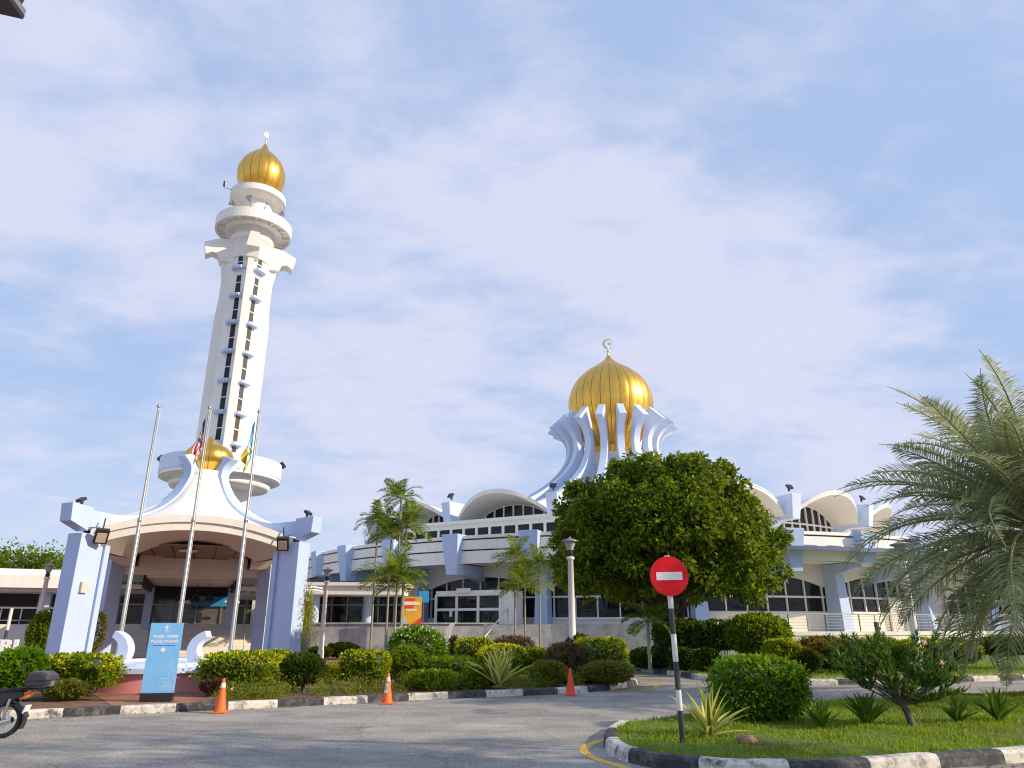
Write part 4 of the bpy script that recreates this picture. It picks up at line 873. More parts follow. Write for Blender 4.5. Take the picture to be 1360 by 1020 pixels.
def flag(kind, x, y, ztop, label, drop):
    b = MB(); nu, nv = 28, 12; H_ = .95
    def f(u, v):   # u along the fly, v down the hoist: the cloth hangs in folds from the upper part of the hoist
        fall = u ** .9 * drop
        gather = .20 + .12 * u
        xx = -.06 - gather * u ** .5 * (.55 + .35 * math.sin(5.5 * v + 1.0)) - .03 * math.sin(9 * u)
        yy = .13 * math.sin(9 * v + 4 * u) * min(1, 3 * u)
        return (x + xx, y + yy, ztop - v * H_ * (1 - .45 * u) - fall)
    b.sheet(f, nu, nv, 0, True); o = b.build('flag', flag_mat(kind)); uv = o.data.uv_layers.new(name='UVMap')
    me = o.data
    for lp in me.loops:
        i, j = divmod(lp.vertex_index, nv + 1); uv.data[lp.index].uv = (i / nu, 1 - j / nv)
    tag(o, label, 'flag')
flag(0, -10.70, 24, 8.55, 'limp flag of red and white stripes with dark blue canton', 1.15)
flag(1, -8.95, 24, 8.45, 'limp flag of light blue, white and yellow bands on the pole', 1.35)

# ================================================================== PLANTER, BOARD, CONES, SIGN
plt_ = thing('planter', 'pink planter with lavender coping and two curved horns behind the blue board', 'planter', (-9.0, 20.3, 0))
b = MB(); b.lathe([(2.3, .05), (2.25, .56)], 40); b.build('pink_base', M_PINK, plt_)
b = MB(); b.lathe([(2.25, .54), (2.38, .56), (2.38, .67), (2.05, .69), (2.0, .76), (1.6, .77), (1.55, .7), (.02, .68)], 40, smooth=False); b.build('coping', M_LAV, plt_)
for s in (-1, 1):
    b = MB(); outer = []; inner = []
    for k in range(13):
        t = k / 12; a = R(-100 + 150 * t) if s > 0 else R(-100 + 150 * t); ro = .62; outer.append((1.36 - .62 * math.cos(R(-72 + 142 * t)) * 1.0, 1.02 + .52 * math.sin(R(-72 + 142 * t))))
        wv = .34 - .16 * t; inner.append((1.36 - (.62 - wv) * math.cos(R(-72 + 142 * t)), 1.02 + (.52 - wv * .9) * math.sin(R(-72 + 142 * t))))
    for k in range(12): b.prism([(s * x, z) for x, z in (outer[k], outer[k + 1], inner[k + 1], inner[k])], lambda x, z, t: (x, t - .9, z), .34)
    b.box((s * 1.75, -.9, .72), (1.2, .36, .12)); b.build('horn', M_LAV, plt_)
bd_scale = .77
bd = thing('sign_board', 'tall light blue board with white lettering leaning by the kerb before the pink planter', 'sign', (*g(207, 932, .13), .13), R(10))
bd.scale = (bd_scale * .98, bd_scale, bd_scale)
b = MB(); b.box((0, .02, .11), (.82, .26, .22)); b.build('plinth', M_BLACK, bd)
b = MB(); b.box((0, .02, 1.12), (.86, .04, 1.80)); pan = b.build('panel', M_BOARD, bd)
text('MASJID NEGERI', .098, M_TXT, 'title', pan, (0, -.004, 1.66), (R(90), 0, 0), .002, bold=.003); text('PULAU PINANG', .102, M_TXT, 'title', pan, (-.01, -.004, 1.53), (R(90), 0, 0), .002, bold=.003)
b = MB()
for k in range(9): b.b2(-.30 + k * .066, -.30 + k * .066 + .05, -.004, -.0005, 1.418, 1.438)
b.build('subtitle', M_TXTD, pan)
b = MB(); b.add([(-.09, -.003, 1.32), (-.015, -.003, 1.25), (.06, -.003, 1.32), (-.015, -.003, 1.39)], [(0, 1, 2, 3)]); b.build('logo', M_TXT, pan)
b = MB(); b.add([(-.045, -.003, 1.93), (.045, -.003, 1.93), (.03, -.003, 1.87), (0, -.003, 1.84), (-.03, -.003, 1.87)], [(0, 1, 2, 3, 4)]); b.b2(-.05, .05, -.003, -.0005, 1.80, 1.82); b.b2(-.012, .012, -.003, -.0005, 1.94, 1.965); b.build('crest', M_TXT, pan)
b = MB(); r2 = random.Random(3)
for i in range(9):
    for j in range(22):
        x = .40 - i * .05 - (j % 2) * .025; z = .27 + j * .034
        if r2.random() < (.95 - i * .09) * (1 - j / 26): b.add([(x - .011, -.003, z), (x, -.003, z - .015), (x + .011, -.003, z), (x, -.003, z + .015)], [(0, 1, 2, 3)])
b.build('dot_pattern', M_TXT, pan)
def cone(px, py, label, material, kind):
    x, y = g(px, py); t = thing('traffic_cone', label, 'traffic cone', (x, y, 0), R(rnd.uniform(-20, 20)), 'traffic cones along the kerb')
    b = MB(); b.b2(-.155, .155, -.155, .155, .0, .03); b.build('base', material, t, bevel=.01)
    pr = lambda z: .128 - (.128 - .026) * (z - .03) / .69
    b = MB(); b.lathe([(.145, .03), (pr(.06), .06), (pr(.71), .71), (.018, .722)], 28); b.build('body', material, t)
    if kind:
        z0, z1 = .53, .63; b = MB(); b.lathe([(pr(z0) + .003, z0), (pr(z1) + .003, z1)], 28, cap=False); b.build('reflective_collar', M_TAPE, t)
    if kind == 2:
        b = MB(); b.sheet(lambda u, v: ((pr(.26 + .22 * v) + .004) * math.sin(R(-55 + 62 * u)), -(pr(.26 + .22 * v) + .004) * math.cos(R(-55 + 62 * u)), .26 + .22 * v), 8, 3); s = b.build('sticker', M_TAPE, t)
        b = MB(); zc, am = .37, -24
        for k in range(16):
            a0, a1 = 2 * math.pi * k / 16, 2 * math.pi * (k + 1) / 16
            q = lambda a, rr: ((pr(zc + rr * math.sin(a)) + .006) * math.sin(R(am) + rr * math.cos(a) / .09), -(pr(zc + rr * math.sin(a)) + .006) * math.cos(R(am) + rr * math.cos(a) / .09), zc + rr * math.sin(a))
            b.add([q(a0, .038), q(a1, .038), q(a1, .024), q(a0, .024)], [(0, 1, 2, 3)])
        b.build('emblem', M_BLACK, s)
    t.rotation_euler.z = 0; t.scale = (.9, .9, .88)
cone(292, 947, 'orange traffic cone with white collar only, by the golden hedge', M_ORANGE, 1)
cone(514, 935, 'orange traffic cone with white collar and round emblem sticker', M_ORANGE, 2)
cone(758, 924, 'plain red orange traffic cone without a white collar', M_REDO, 0)
sx, sy = g(907, 987, .13)
sg = thing('no_entry_sign', 'round red no entry sign with white bar on black and white striped post', 'road sign', (sx, sy, .13), 0)
sg.rotation_euler = (R(.6), R(-1.2), 0)
b = MB(); zz = [0, .40, .58, .92, 1.25, 1.62, 2.02]
zb = [0, .40, .66, 1.02, 1.38, 1.72, 2.45]
for k in range(6): b.lathe([(.038, zb[k]), (.038, zb[k + 1])], 16, mi=(k + 1) % 2, cap=(k in (0, 5)))
b.build('post', [M_POLEW, M_POLEB], sg)
b = MB(); n = 48; ZC = 2.16; RD = .275
b.prism([(RD * math.cos(2 * math.pi * k / n), ZC + RD * math.sin(2 * math.pi * k / n)) for k in range(n)], lambda a, c_, t: (a, t - .055, c_), .014); disc = b.build('disc', M_RED, sg, bevel=.003)
b = MB(); b.b2(-.185, .185, -.066, -.0625, ZC - .055, ZC + .055); b.build('white_bar', M_SIGNW, disc)
b = MB()
for k in range(n): a0, a1 = 2 * math.pi * k / n, 2 * math.pi * (k + 1) / n; b.add([((RD - i) * math.cos(a), -.0632, ZC + (RD - i) * math.sin(a)) for a, i in ((a0, .010), (a1, .010), (a1, .016), (a0, .016))], [(0, 1, 2, 3)])
b.build('rim_line', mat('sign_dark_red', (.55, .03, .04), .4), disc)
b = MB(); b.box((0, -.044, ZC + .1), (.12, .02, .04)); b.box((0, -.044, ZC - .1), (.12, .02, .04)); b.build('bracket', M_GREY, sg)

# ================================================================== LAMP POSTS
def lamp(x, y, h, label, z0=0.0):
    t = thing('lamp_post', label, 'lamp post', (x, y, z0), 0, 'white lamp posts'); k = h / 4.5
    b = MB(); b.lathe([(.15, 0), (.15, .5), (.125, .55), (.092, h - .72), (.135, h - .70), (.135, h - .64), (.10, h - .62)], 20); b.build('pole', M_WHITE, t)
    b = MB(); b.lathe([(.10, h - .63), (.085, h - .56), (.12, h - .52), (.07, h - .45), (.10, h - .40)], 16); ln = b.build('lantern', M_BLACK, t)
    b = MB(); b.lathe([(.10, h - .40), (.20, h - .12)], 18); b.build('glass', mat('lamp_glass_%s' % label[:5], (.42, .44, .44), .2, var=.1), ln)
    b = MB(); b.lathe([(.21, h - .13), (.30, h - .12), (.30, h - .09), (.12, h - .02), (.05, h), (.03, h + .05)], 18); b.build('cap', M_GREY, ln)
lamp(2.0, 24.92, 4.5, 'white lamp post standing before the big round tree')
lamp(-9.43, 37.43, 4.45, 'white lamp post beside the right pillar of the porch')
lamp(-21.9, 34.6, 4.45, 'white lamp post left of the porch, with small notice on pole')
b = MB(); lamp(12.95, 24.2, 4.3, 'white lamp post rising behind the date palm fronds')

# ================================================================== PLANTS
def superellipsoid(n, rx, ry, rz, e, rng=nrg, lump=0.06, half=False):
    d = rng.normal(0, 1, (n, 3)); d /= np.linalg.norm(d, axis=1)[:, None]
    if half: d[:, 2] = np.abs(d[:, 2]) * np.where(rng.random(n) < .8, 1, -1)
    s = (np.abs(d) ** e).sum(1) ** (-1 / e); p = d * s[:, None]
    k = rng.uniform(0, 6.28, (4, 3)); w = 1 + lump * sum(np.sin(p @ (np.array([2.5, 3.1, 2.2]) * (1 + .5 * i)) + k[i, 0]) for i in range(4)) / 2
    p = p * w[:, None]; nn = np.sign(p) * np.abs(p) ** (e - 1); nn /= np.linalg.norm(nn, axis=1)[:, None] + 1e-9
    return p * np.array([rx, ry, rz]), nn
def shrub(px, ytop, wpx, Y, label, kind='hedge', shape=2.6, base=.12, depth=None, leaf=.06, dens=1.0, top=None, flowers=None, name=None, cat=None, group=None, skirt=None, zb=None, legs=False):
    x, _, zt = hy(px, ytop, Y); w = wpx * mpp(Y); h = zt - base - .0; dp = depth or w * .8
    lm = {'hedge': L_HEDGE, 'bright': L_BRIGHT, 'dark': L_DARK, 'brown': L_BROWN, 'red': L_DARK, 'weed': L_WEED, 'bamb': L_BAMB, 'ole': L_OLE}[kind]
    lift = (zb if zb is not None else .10)          # bare stems below the leaves
    rz = (h - lift) / 2; cz = base + lift + rz
    area = 2 * (w * dp + w * rz * 2 + dp * rz * 2); n = int(min(9000, max(500, area / (leaf * leaf) * 1.25 * dens)))
    p, nn = superellipsoid(n, w / 2, dp / 2, rz, shape); shrink = 1 - np.abs(nrg.normal(0, .07, n)) ; p = p * shrink[:, None]
    jut = nrg.random(n) < .10; p[jut] *= (1 + nrg.uniform(.02, .14, jut.sum()))[:, None]
    groups = []; P = p + np.array([0, 0, cz - base])
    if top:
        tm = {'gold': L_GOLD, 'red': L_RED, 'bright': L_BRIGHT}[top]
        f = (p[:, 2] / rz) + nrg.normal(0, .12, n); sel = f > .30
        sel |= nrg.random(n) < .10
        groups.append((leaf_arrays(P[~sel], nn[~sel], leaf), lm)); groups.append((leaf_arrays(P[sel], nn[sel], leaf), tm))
    else: groups.append((leaf_arrays(P, nn, leaf), lm))
    if flowers:
        sel = (nn[:, 2] > -.1) & (nrg.random(n) < flowers); q = P[sel] + nn[sel] * .03
        for _ in range(2): groups.append((leaf_arrays(q, nn[sel], leaf * .8, .9, .7), L_FLOW))
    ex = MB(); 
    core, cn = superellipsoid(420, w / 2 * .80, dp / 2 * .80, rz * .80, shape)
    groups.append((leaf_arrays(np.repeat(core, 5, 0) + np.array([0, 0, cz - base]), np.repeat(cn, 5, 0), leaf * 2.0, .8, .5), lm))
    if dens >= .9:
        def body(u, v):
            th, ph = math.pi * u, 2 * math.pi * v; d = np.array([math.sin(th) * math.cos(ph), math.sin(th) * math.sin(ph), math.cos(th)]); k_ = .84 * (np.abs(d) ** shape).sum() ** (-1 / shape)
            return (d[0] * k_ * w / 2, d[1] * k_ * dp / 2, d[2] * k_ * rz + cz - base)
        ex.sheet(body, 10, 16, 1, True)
    for k in range(9):
        a = rnd.uniform(0, 6.28); q = rnd.uniform(.15, .8); ex.tube([(q * .6 * w / 2 * math.cos(a), q * .6 * dp / 2 * math.sin(a), -.02), (q * w / 2 * math.cos(a), q * dp / 2 * math.sin(a), lift + rz * .8)], [.018, .010], 5)
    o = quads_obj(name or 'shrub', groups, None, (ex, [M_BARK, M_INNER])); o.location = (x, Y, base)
    return tag(o, label, cat or 'shrub', group)
HB = 'clipped shrubs in the roadside bed'
S = lambda *a, **k: shrub(*a, group=HB, **k)
S(32, 862, 68, 16.4, 'round leafy green shrub behind the motorcycle, at the left end of the bed', 'bright', 2.3, leaf=.075)
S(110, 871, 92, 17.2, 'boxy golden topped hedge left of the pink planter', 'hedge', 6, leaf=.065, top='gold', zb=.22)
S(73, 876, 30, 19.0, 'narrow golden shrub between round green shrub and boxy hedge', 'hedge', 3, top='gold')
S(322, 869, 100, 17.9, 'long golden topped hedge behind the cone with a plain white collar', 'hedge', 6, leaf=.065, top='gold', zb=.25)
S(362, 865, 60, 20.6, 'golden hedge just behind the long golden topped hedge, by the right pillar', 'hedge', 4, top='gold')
S(404, 868, 60, 18.3, 'dark round ball shrub between two golden topped hedges', 'dark', 2.1, leaf=.06, zb=.2)
S(443, 884, 34, 21.2, 'small yellow green shrub in the gap right of the dark ball', 'bamb', 2.5, leaf=.06)
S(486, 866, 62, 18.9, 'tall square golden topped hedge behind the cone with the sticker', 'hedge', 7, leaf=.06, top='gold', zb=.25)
S(556, 831, 84, 23.0, 'large domed shrub dotted with white flowers', 'bright', 2.0, leaf=.075, flowers=.10)
S(540, 858, 52, 20.3, 'green ball shrub in front of the white flowered dome', 'hedge', 2.1, leaf=.06)
S(596, 874, 68, 20.2, 'low square green hedge right of the green ball', 'hedge', 7, leaf=.06, top='bright')
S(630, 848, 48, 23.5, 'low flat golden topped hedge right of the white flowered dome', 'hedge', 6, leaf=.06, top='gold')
S(681, 845, 60, 25.0, 'low wide bronze brown hedge in front of the marble plinth', 'brown', 3.2, leaf=.055)
S(604, 846, 20, 24.5, 'thin bronze shrub squeezed beside the white flowered dome', 'brown', 2.6, leaf=.055)
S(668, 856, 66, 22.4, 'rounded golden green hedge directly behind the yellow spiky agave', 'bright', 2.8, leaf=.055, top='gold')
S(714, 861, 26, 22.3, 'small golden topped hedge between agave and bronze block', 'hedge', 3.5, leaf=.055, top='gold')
S(751, 854, 54, 21.4, 'rounded bronze purple hedge just left of the plain cone', 'brown', 3.0, leaf=.055)
S(768, 842, 40, 25.0, 'dark green mound at the foot of the white lamp post', 'dark', 2.1, leaf=.06)
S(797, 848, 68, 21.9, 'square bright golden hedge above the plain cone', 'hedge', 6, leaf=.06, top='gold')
S(806, 880, 70, 20.9, 'straggling low shrub with bronze twigs below the square golden hedge', 'weed', 2.4, leaf=.06, dens=.8)
S(728, 880, 50, 20.3, 'loose weedy green shrub between the agave and the plain cone', 'weed', 2.4, leaf=.06, dens=.8)
S(640, 886, 60, 19.6, 'loose weedy shrub at the foot of the yellow agave', 'hedge', 2.2, leaf=.055, dens=.6)
S(575, 893, 80, 19.2, 'low weedy shrub in front of the green ball and square hedge', 'hedge', 2.6, leaf=.06, dens=.8)
S(92, 905, 60, 16.4, 'brownish loose shrub below the boxy hedge, by the motorcycle box', 'weed', 2.2, leaf=.045, dens=.7)
S(288, 900, 40, 17.3, 'thin dark twiggy shrub between the blue board and the collared cone', 'brown', 2.2, leaf=.04, dens=.25)
FB = 'shrubs in the far verge'
S = lambda *a, **k: shrub(*a, group=FB, **k)
S(866, 862, 60, 28.6, 'low dark clipped hedge at the foot of the round tree', 'dark', 3.5, leaf=.07)
S(905, 862, 34, 27.0, 'low dark clipped hedge just behind the striped sign post', 'dark', 3.2, leaf=.07)
S(938, 864, 32, 26.0, 'low dark clipped hedge between sign post and island hedge', 'dark', 3.2, leaf=.07)
S(905, 824, 80, 29.0, 'tall flowering oleander hedge right behind the no entry post', 'ole', 2.4, leaf=.10, dens=.8, zb=.75, flowers=.012)
S(950, 826, 70, 28.2, 'tall open oleander bush left of the terrace railing', 'ole', 2.4, leaf=.10, dens=.7, zb=.75, flowers=.012)
S(1003, 816, 90, 27.2, 'big light green oleander bush rising behind the island hedge', 'hedge', 2.2, leaf=.11, dens=.9, zb=.55)
S(1038, 853, 50, 25.6, 'yellowish croton shrub peeping over the island hedge', 'bamb', 2.2, leaf=.10, dens=.6, zb=.4)
S(1066, 861, 44, 25.4, 'small round copper tinged shrub right of the island hedge', 'red', 2.2, leaf=.06, top='red')
S(1104, 849, 70, 26.0, 'wide copper tipped shrub behind the young oleander on the island', 'dark', 2.4, leaf=.06, top='red', zb=.2)
S(1090, 846, 60, 28.0, 'long dark hedge under the steel railing, left of the wooden stump', 'dark', 4, leaf=.07, top='red')
S(1165, 848, 70, 27.6, 'green hedge under the railing beside the wooden stump', 'hedge', 4, leaf=.07)
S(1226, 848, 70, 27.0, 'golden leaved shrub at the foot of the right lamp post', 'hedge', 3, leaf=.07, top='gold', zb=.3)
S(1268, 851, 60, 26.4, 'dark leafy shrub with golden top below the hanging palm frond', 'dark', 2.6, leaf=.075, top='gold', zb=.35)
S(1325, 848, 56, 28.0, 'umbrella clipped shrub on bare stems at the right, first of two', 'dark', 3.2, leaf=.07, zb=.55)
S(1372, 847, 60, 28.2, 'umbrella clipped shrub on bare stems cut by the right photo edge', 'dark', 3.2, leaf=.07, zb=.55)
IB = 'plants on the grass island'
shrub(1003, 872, 122, 13.05, 'big boxy bright green hedge on the grass island', 'bright', 3.1, leaf=.062, dens=1.25, group=IB, zb=.02, base=.135)
shrub(455, 856, 46, 40.0, 'dark low bush at the foot of the grey marble wall', 'dark', 2.2, leaf=.09)
shrub(425, 862, 30, 39.0, 'dark bush beside the lamp post by the porch', 'dark', 2.2, leaf=.09)
shrub(474, 833, 20, 44.6, 'small yellow green bush in the terrace corner under the canopy', 'bamb', 2.2, leaf=.1, base=1.77, zb=.02)
shrub(62, 810, 34, 33.5, 'leafy creeper bush against the left front pillar of the porch', 'hedge', 2.2, leaf=.09, zb=.1)
shrub(125, 805, 44, 31.5, 'dry grey twiggy bush between the two left porch pillars', 'weed', 2.1, leaf=.06, dens=.12, zb=.3)

# small yellow-green bamboo beside the right pillar
def thin_tree(name, px, ytop, Y, label, lm, wpx, leaf, zb=1.0, n=1800, cat='tree', stems=4):
    x, _, zt = hy(px, ytop, Y); w = wpx * mpp(Y); t = thing(name, label, cat, (x, Y, 0)); b = MB()
    for k in range(stems): a = rnd.uniform(0, 6.28); b.tube([(.08 * math.cos(a), .08 * math.sin(a), 0), (.2 * w * math.cos(a), .2 * w * math.sin(a), zt * .6), (.35 * w * math.cos(a), .35 * w * math.sin(a), zt * .95)], [.04, .03, .01], 6)
    b.build('stem', M_BARK, t)
    p, nn = superellipsoid(n, w / 2, w / 2, (zt - zb) / 2, 2.0, lump=.2); p *= (nrg.random(n) ** .4)[:, None]; p[:, 2] += (zt + zb) / 2
    o = quads_obj('crown', [(leaf_arrays(p, nn + np.array([0, 0, -.5]), leaf, .3), lm)], t); return t
thin_tree('bamboo', 404, 772, 33.2, 'yellow green bamboo clump beside the right front pillar', L_BAMB, 40, .13, .5, 2600, 'bamboo', 7)

# ---- the big round tree
def big_tree():
    Y = 29.2; x0 = 6.15; t = thing('round_tree', 'big dense round crowned green tree before the mosque dome', 'tree', (x0, Y, .12))
    b = MB(); b.tube([(-.55, 0, -.1), (-.5, .0, .9), (-.2, .1, 2.2), (0, .1, 4.6)], [.24, .19, .17, .08], 10)
    b.tube([(.45, .25, -.1), (.4, .2, 1.0), (.6, .2, 2.6), (1.0, .3, 4.8)], [.16, .14, .12, .05], 9)
    for k in range(14):
        a = rnd.uniform(0, 6.28); l = rnd.uniform(1.8, 3.6); z = rnd.uniform(1.6, 3.0); b.tube([(-.2, .1, z), (-.2 + l * .5 * math.cos(a), .1 + l * .4 * math.sin(a), z + .8), (l * math.cos(a), l * .85 * math.sin(a), z + rnd.uniform(1, 3))], [.10, .07, .03], 7)
    b.build('trunk', M_BARK, t)
    cl = []
    # crown envelope from the photograph: half-widths by height (asymmetric, higher on the left-centre)
    env = [(1.5, -1.2, 1.6), (2.0, -3.2, 4.2), (2.7, -4.0, 4.75), (3.6, -4.35, 4.75), (4.6, -4.40, 4.55), (5.6, -4.15, 4.1), (6.4, -3.75, 3.5), (7.1, -2.9, 2.8), (7.7, -1.7, 1.5), (8.2, -.6, .75)]
    def lim(z):
        for (a, l0, r0), (c, l1, r1) in zip(env, env[1:]):
            if a <= z <= c: f = (z - a) / (c - a); return l0 + (l1 - l0) * f, r0 + (r1 - r0) * f
        return -.3, .3
    rg = random.Random(5); lobes = []
    while len(lobes) < 110:
        z = rg.uniform(3.15, 7.6); l, r = lim(z); a = rg.uniform(0, 2 * math.pi); lr = rg.uniform(.75, 1.30)
        rx = max(.1, (r - l) / 2 - lr * .78); q = rg.uniform(.88, 1.02); cx = (l + r) / 2 + rx * math.cos(a) * q; cy = rx * .85 * math.sin(a) * q
        if any((cx - o[0]) ** 2 + (cy - o[1]) ** 2 + (z - o[2]) ** 2 < (.55 * (lr + o[3])) ** 2 for o in lobes) and rg.random() < .9: continue
        lobes.append((cx, cy, min(z, 8.25 - lr), lr))
    for cx, cy, cz, lr in lobes:
        for _ in range(int(15 * lr * lr)):
            d = Vector((rg.gauss(0, 1), rg.gauss(0, 1), rg.gauss(.25, .9))).normalized() * lr * rg.uniform(.82, 1.03); cl.append((cx + d.x, cy + d.y, cz + d.z * .85))
    for _ in range(330): z = rg.uniform(2.8, 7); l, r = lim(z); a = rg.uniform(0, 6.28); q = rg.uniform(.2, .75); cl.append(((l + r) / 2 + (r - l) / 2 * q * math.cos(a), (r - l) * .42 * q * math.sin(a), z))
    cl = np.array(cl); n = 60; c = np.repeat(cl, n, 0); r_ = nrg.normal(0, 1, (len(c), 3)); r_ /= np.linalg.norm(r_, axis=1)[:, None]
    rad = np.repeat(nrg.uniform(.18, .40, len(cl)), n) * nrg.random(len(c)) ** .35
    p = c + r_ * rad[:, None] * np.array([1, 1, .8]); d = r_ + np.array([0, 0, -.55])
    quads_obj('crown', [(leaf_arrays(p, d, .215, .46, .5), L_TREE)], t)
big_tree()

def shade_tree():
    t = thing('roadside_tree', 'tall sparse tree beyond the right photo edge casting dappled shade over the road', 'tree', (12.6, 6.6, 0)); b = MB(); b.tube([(0, 0, 0), (.1, .1, 3), (0, .2, 6), (-.2, .1, 8.6)], [.2, .17, .12, .05], 8)
    rg = random.Random(2); P = []
    for k in range(26):
        a = rg.uniform(0, 6.28); z = rg.uniform(4.6, 8.4); l = rg.uniform(.8, 2.6); e = Vector((l * math.cos(a), l * math.sin(a), z + rg.uniform(.3, .9))); b.tube([(0, .15, z), e], [.06, .02], 5); P += [e.lerp(Vector((0, .15, z)), rg.uniform(0, .5)) for _ in range(8)]
    b.build('trunk', M_BARK, t); P = np.repeat(np.array(P), 26, 0); q = nrg.normal(0, .24, P.shape); quads_obj('crown', [(leaf_arrays(P + q, q, .17, .45, .6), L_TREE)], t)
shade_tree()
# ---- background trees on the left
def bg_tree(px, ytop, wpx, Y, label, lm=L_TREE):
    x, _, zt = hy(px, ytop, Y); w = wpx * mpp(Y); t = thing('background_tree', label, 'tree', (x, Y, 0), 0, 'trees behind the annex'); b = MB(); b.tube([(0, 0, 0), (.1, 0, zt * .5), (.2, .1, zt * .8)], [.35, .25, .1], 8); b.build('trunk', M_BARK, t)
    m = 260; p, nn = superellipsoid(m, w / 2, w / 2, zt * .38, 2.1, lump=.18); p *= nrg.uniform(.75, 1.0, m)[:, None]; p[:, 2] += zt * .62; c = np.repeat(p, 26, 0); q = nrg.normal(0, .55, (len(c), 3)); quads_obj('crown', [(leaf_arrays(c + q, np.repeat(nn, 26, 0), .42, .5, .8), lm)], t)
bg_tree(52, 735, 70, 78, 'rounded green tree behind the annex roof, left of the porch'); bg_tree(-6, 742, 70, 84, 'tree behind the annex at the left photo edge'); bg_tree(98, 738, 60, 88, 'tree behind the annex partly hidden by the porch pillar', L_BRIGHT); bg_tree(-60, 738, 90, 80, 'tree behind the annex beyond the left photo edge')

# ---- palms
def frond_mesh(name, L_, elev, bend, nl, ll, lw, lm, vee=.5, droop=.25, rach=.02, seed=1):
    rg = np.random.default_rng(seed); b = MB(); pts = []; p = np.zeros(3); a = elev; n = 26; ds = L_ / n
    dirs = []
    for k in range(n + 1):
        pts.append(p.copy()); d = np.array([math.cos(a), 0, math.sin(a)]); dirs.append(d); p = p + d * ds; a -= bend / n * (0.5 + 1.0 * k / n)
    b.tube([tuple(q) for q in pts], [rach * (1 - .85 * k / n) for k in range(n + 1)], 5)
    V = []
    for k in range(nl):
        t = .16 + .84 * (k + rg.uniform(-.2, .2)) / nl; t = min(max(t, .02), .995); x = t * n; i = min(int(x), n - 1); f = x - i; q = pts[i] * (1 - f) + pts[i + 1] * f; d = dirs[i]
        up = np.array([-d[2], 0, d[0]]); l = ll * (math.sin(math.pi * min(1, .18 + t * .86)) ** .6) * rg.uniform(.85, 1.1)
        for s in (-1, 1):
            sd_ = np.array([0, s, 0]); v = d * (.50 + .45 * t) + sd_ * .95 + up * (vee + rg.normal(0, .26 if L_ > 2.5 else .07)); v /= np.linalg.norm(v)
            v2 = v + np.array([0, 0, -droop]); v2 /= np.linalg.norm(v2); wv = np.cross(v, up); wv /= np.linalg.norm(wv) + 1e-9
            m = q + v * l * .5; e = m + v2 * l * .5; h = wv * lw * .5
            V += [q - h * .5, q + h * .5, m + h, m - h, m - h, m + h, e + h * .15, e - h * .15]
    o = quads_obj(name, [(np.array(V), lm)], None, (b, [MATS['yellow_green_rachis']])); me = o.data; bpy.data.objects.remove(o); return me
mat('yellow_green_rachis', (.30, .30, .12), .6, var=.1)
def palm(name, label, cat, loc, h, trunk_r, specs, L_, ll, lw, nl, lm, group=None, lean=(0, 0), tmat=None, bumpy=False, seed=0, az0=0, lenj=.12, partn='frond', droop=.25, vee=.5):
    t = thing(name, label, cat, loc, 0, group); b = MB(); n = 14; pts = []; rs = []
    for k in range(n + 1): f = k / n; pts.append((lean[0] * f * f, lean[1] * f * f, h * f)); rs.append(trunk_r * (1.25 - .3 * f) * (1 + (.10 * (k % 2) if bumpy else 0)))
    b.tube(pts, rs, 12); tr = b.build('trunk', tmat or M_PALMT, t); rg = random.Random(seed); cache = {}
    k = 0
    for elev, cnt, bend in specs:
        mes = [frond_mesh(partn, L_ * rg.uniform(1 - lenj, 1 + lenj), R(elev + rg.uniform(-6, 6)), R(bend + rg.uniform(-8, 8)), nl, ll, lw, lm, vee, droop, .022 * L_ / 2, seed * 31 + int(elev) + j) for j in range(2)]
        off = rg.uniform(0, 360)
        for i in range(cnt):
            o = bpy.data.objects.new(partn, mes[i % 2]); COL.objects.link(o); o.parent = t; o.location = (lean[0], lean[1], h - .02 * k * trunk_r); o.rotation_euler = (R(rg.uniform(-32, 32)), 0, R(off + az0 + 360 * i / cnt + rg.uniform(-13, 13))); k += 1
    return t
palm('date_palm', 'large feathery grey green date palm at the right edge', 'palm tree', (12.35, 16.9, .13), 3.95, .26,
     [(82, 5, 40), (68, 14, 46), (54, 18, 58), (40, 18, 66), (22, 15, 76), (8, 14, 74), (-6, 12, 66), (-22, 10, 55), (-40, 8, 42)], 4.3, .70, .034, 72, L_PALM, tmat=M_BARK, bumpy=True, seed=4, vee=.36, droop=.42)
AR = 'feather palms before the mosque'
for px, yc, yb, Y, lab, s in ((533, 662, 850, 36.0, 'tallest slender feather palm of the left clump, crown above the vaults', .95), (502, 693, 850, 36.6, 'slender feather palm with the leftmost crown of the clump', .95), (540, 700, 848, 36.3, 'bushy feather palm with yellow green crown in the middle of the clump', 1.05), (520, 712, 849, 35.8, 'feather palm with crown against the ring fascia, under the tallest', .9), (517, 765, 852, 35.2, 'short dark feather palm with low crown before the flat canopy', 1.25), (535, 775, 852, 35.6, 'short feather palm with low crown right beside the poster board', 1.1),
                              (684, 741, 848, 38.0, 'slender feather palm left of the pale blue column', 1.0), (716, 752, 848, 38.4, 'slender feather palm in front of the pale blue column', 1.0), (697, 778, 850, 37.4, 'short feather palm with dark low crown before the mosque windows', 1.1)):
    x, _, zc = hy(px, yc, Y); xb = hy(px + 4, yb, Y)[0]
    palm('feather_palm', lab, 'palm tree', (x, Y, 0), zc, .045, [(78, 2, 50), (52, 4, 80), (26, 5, 85), (2, 4, 70)], 1.45 * s, .50 * s, .060, 17, L_ARECA if 'dark' not in lab else L_HEDGE, AR, seed=int(px), vee=.35, droop=.4)
palm('feather_palm', 'short ragged feather palm growing under the big round tree', 'palm tree', (5.0, 27.6, .12), 1.7, .06, [(60, 4, 80), (30, 5, 90), (-5, 4, 70)], 1.3, .4, .05, 22, L_ARECA, AR, seed=9, vee=.3, droop=.5)

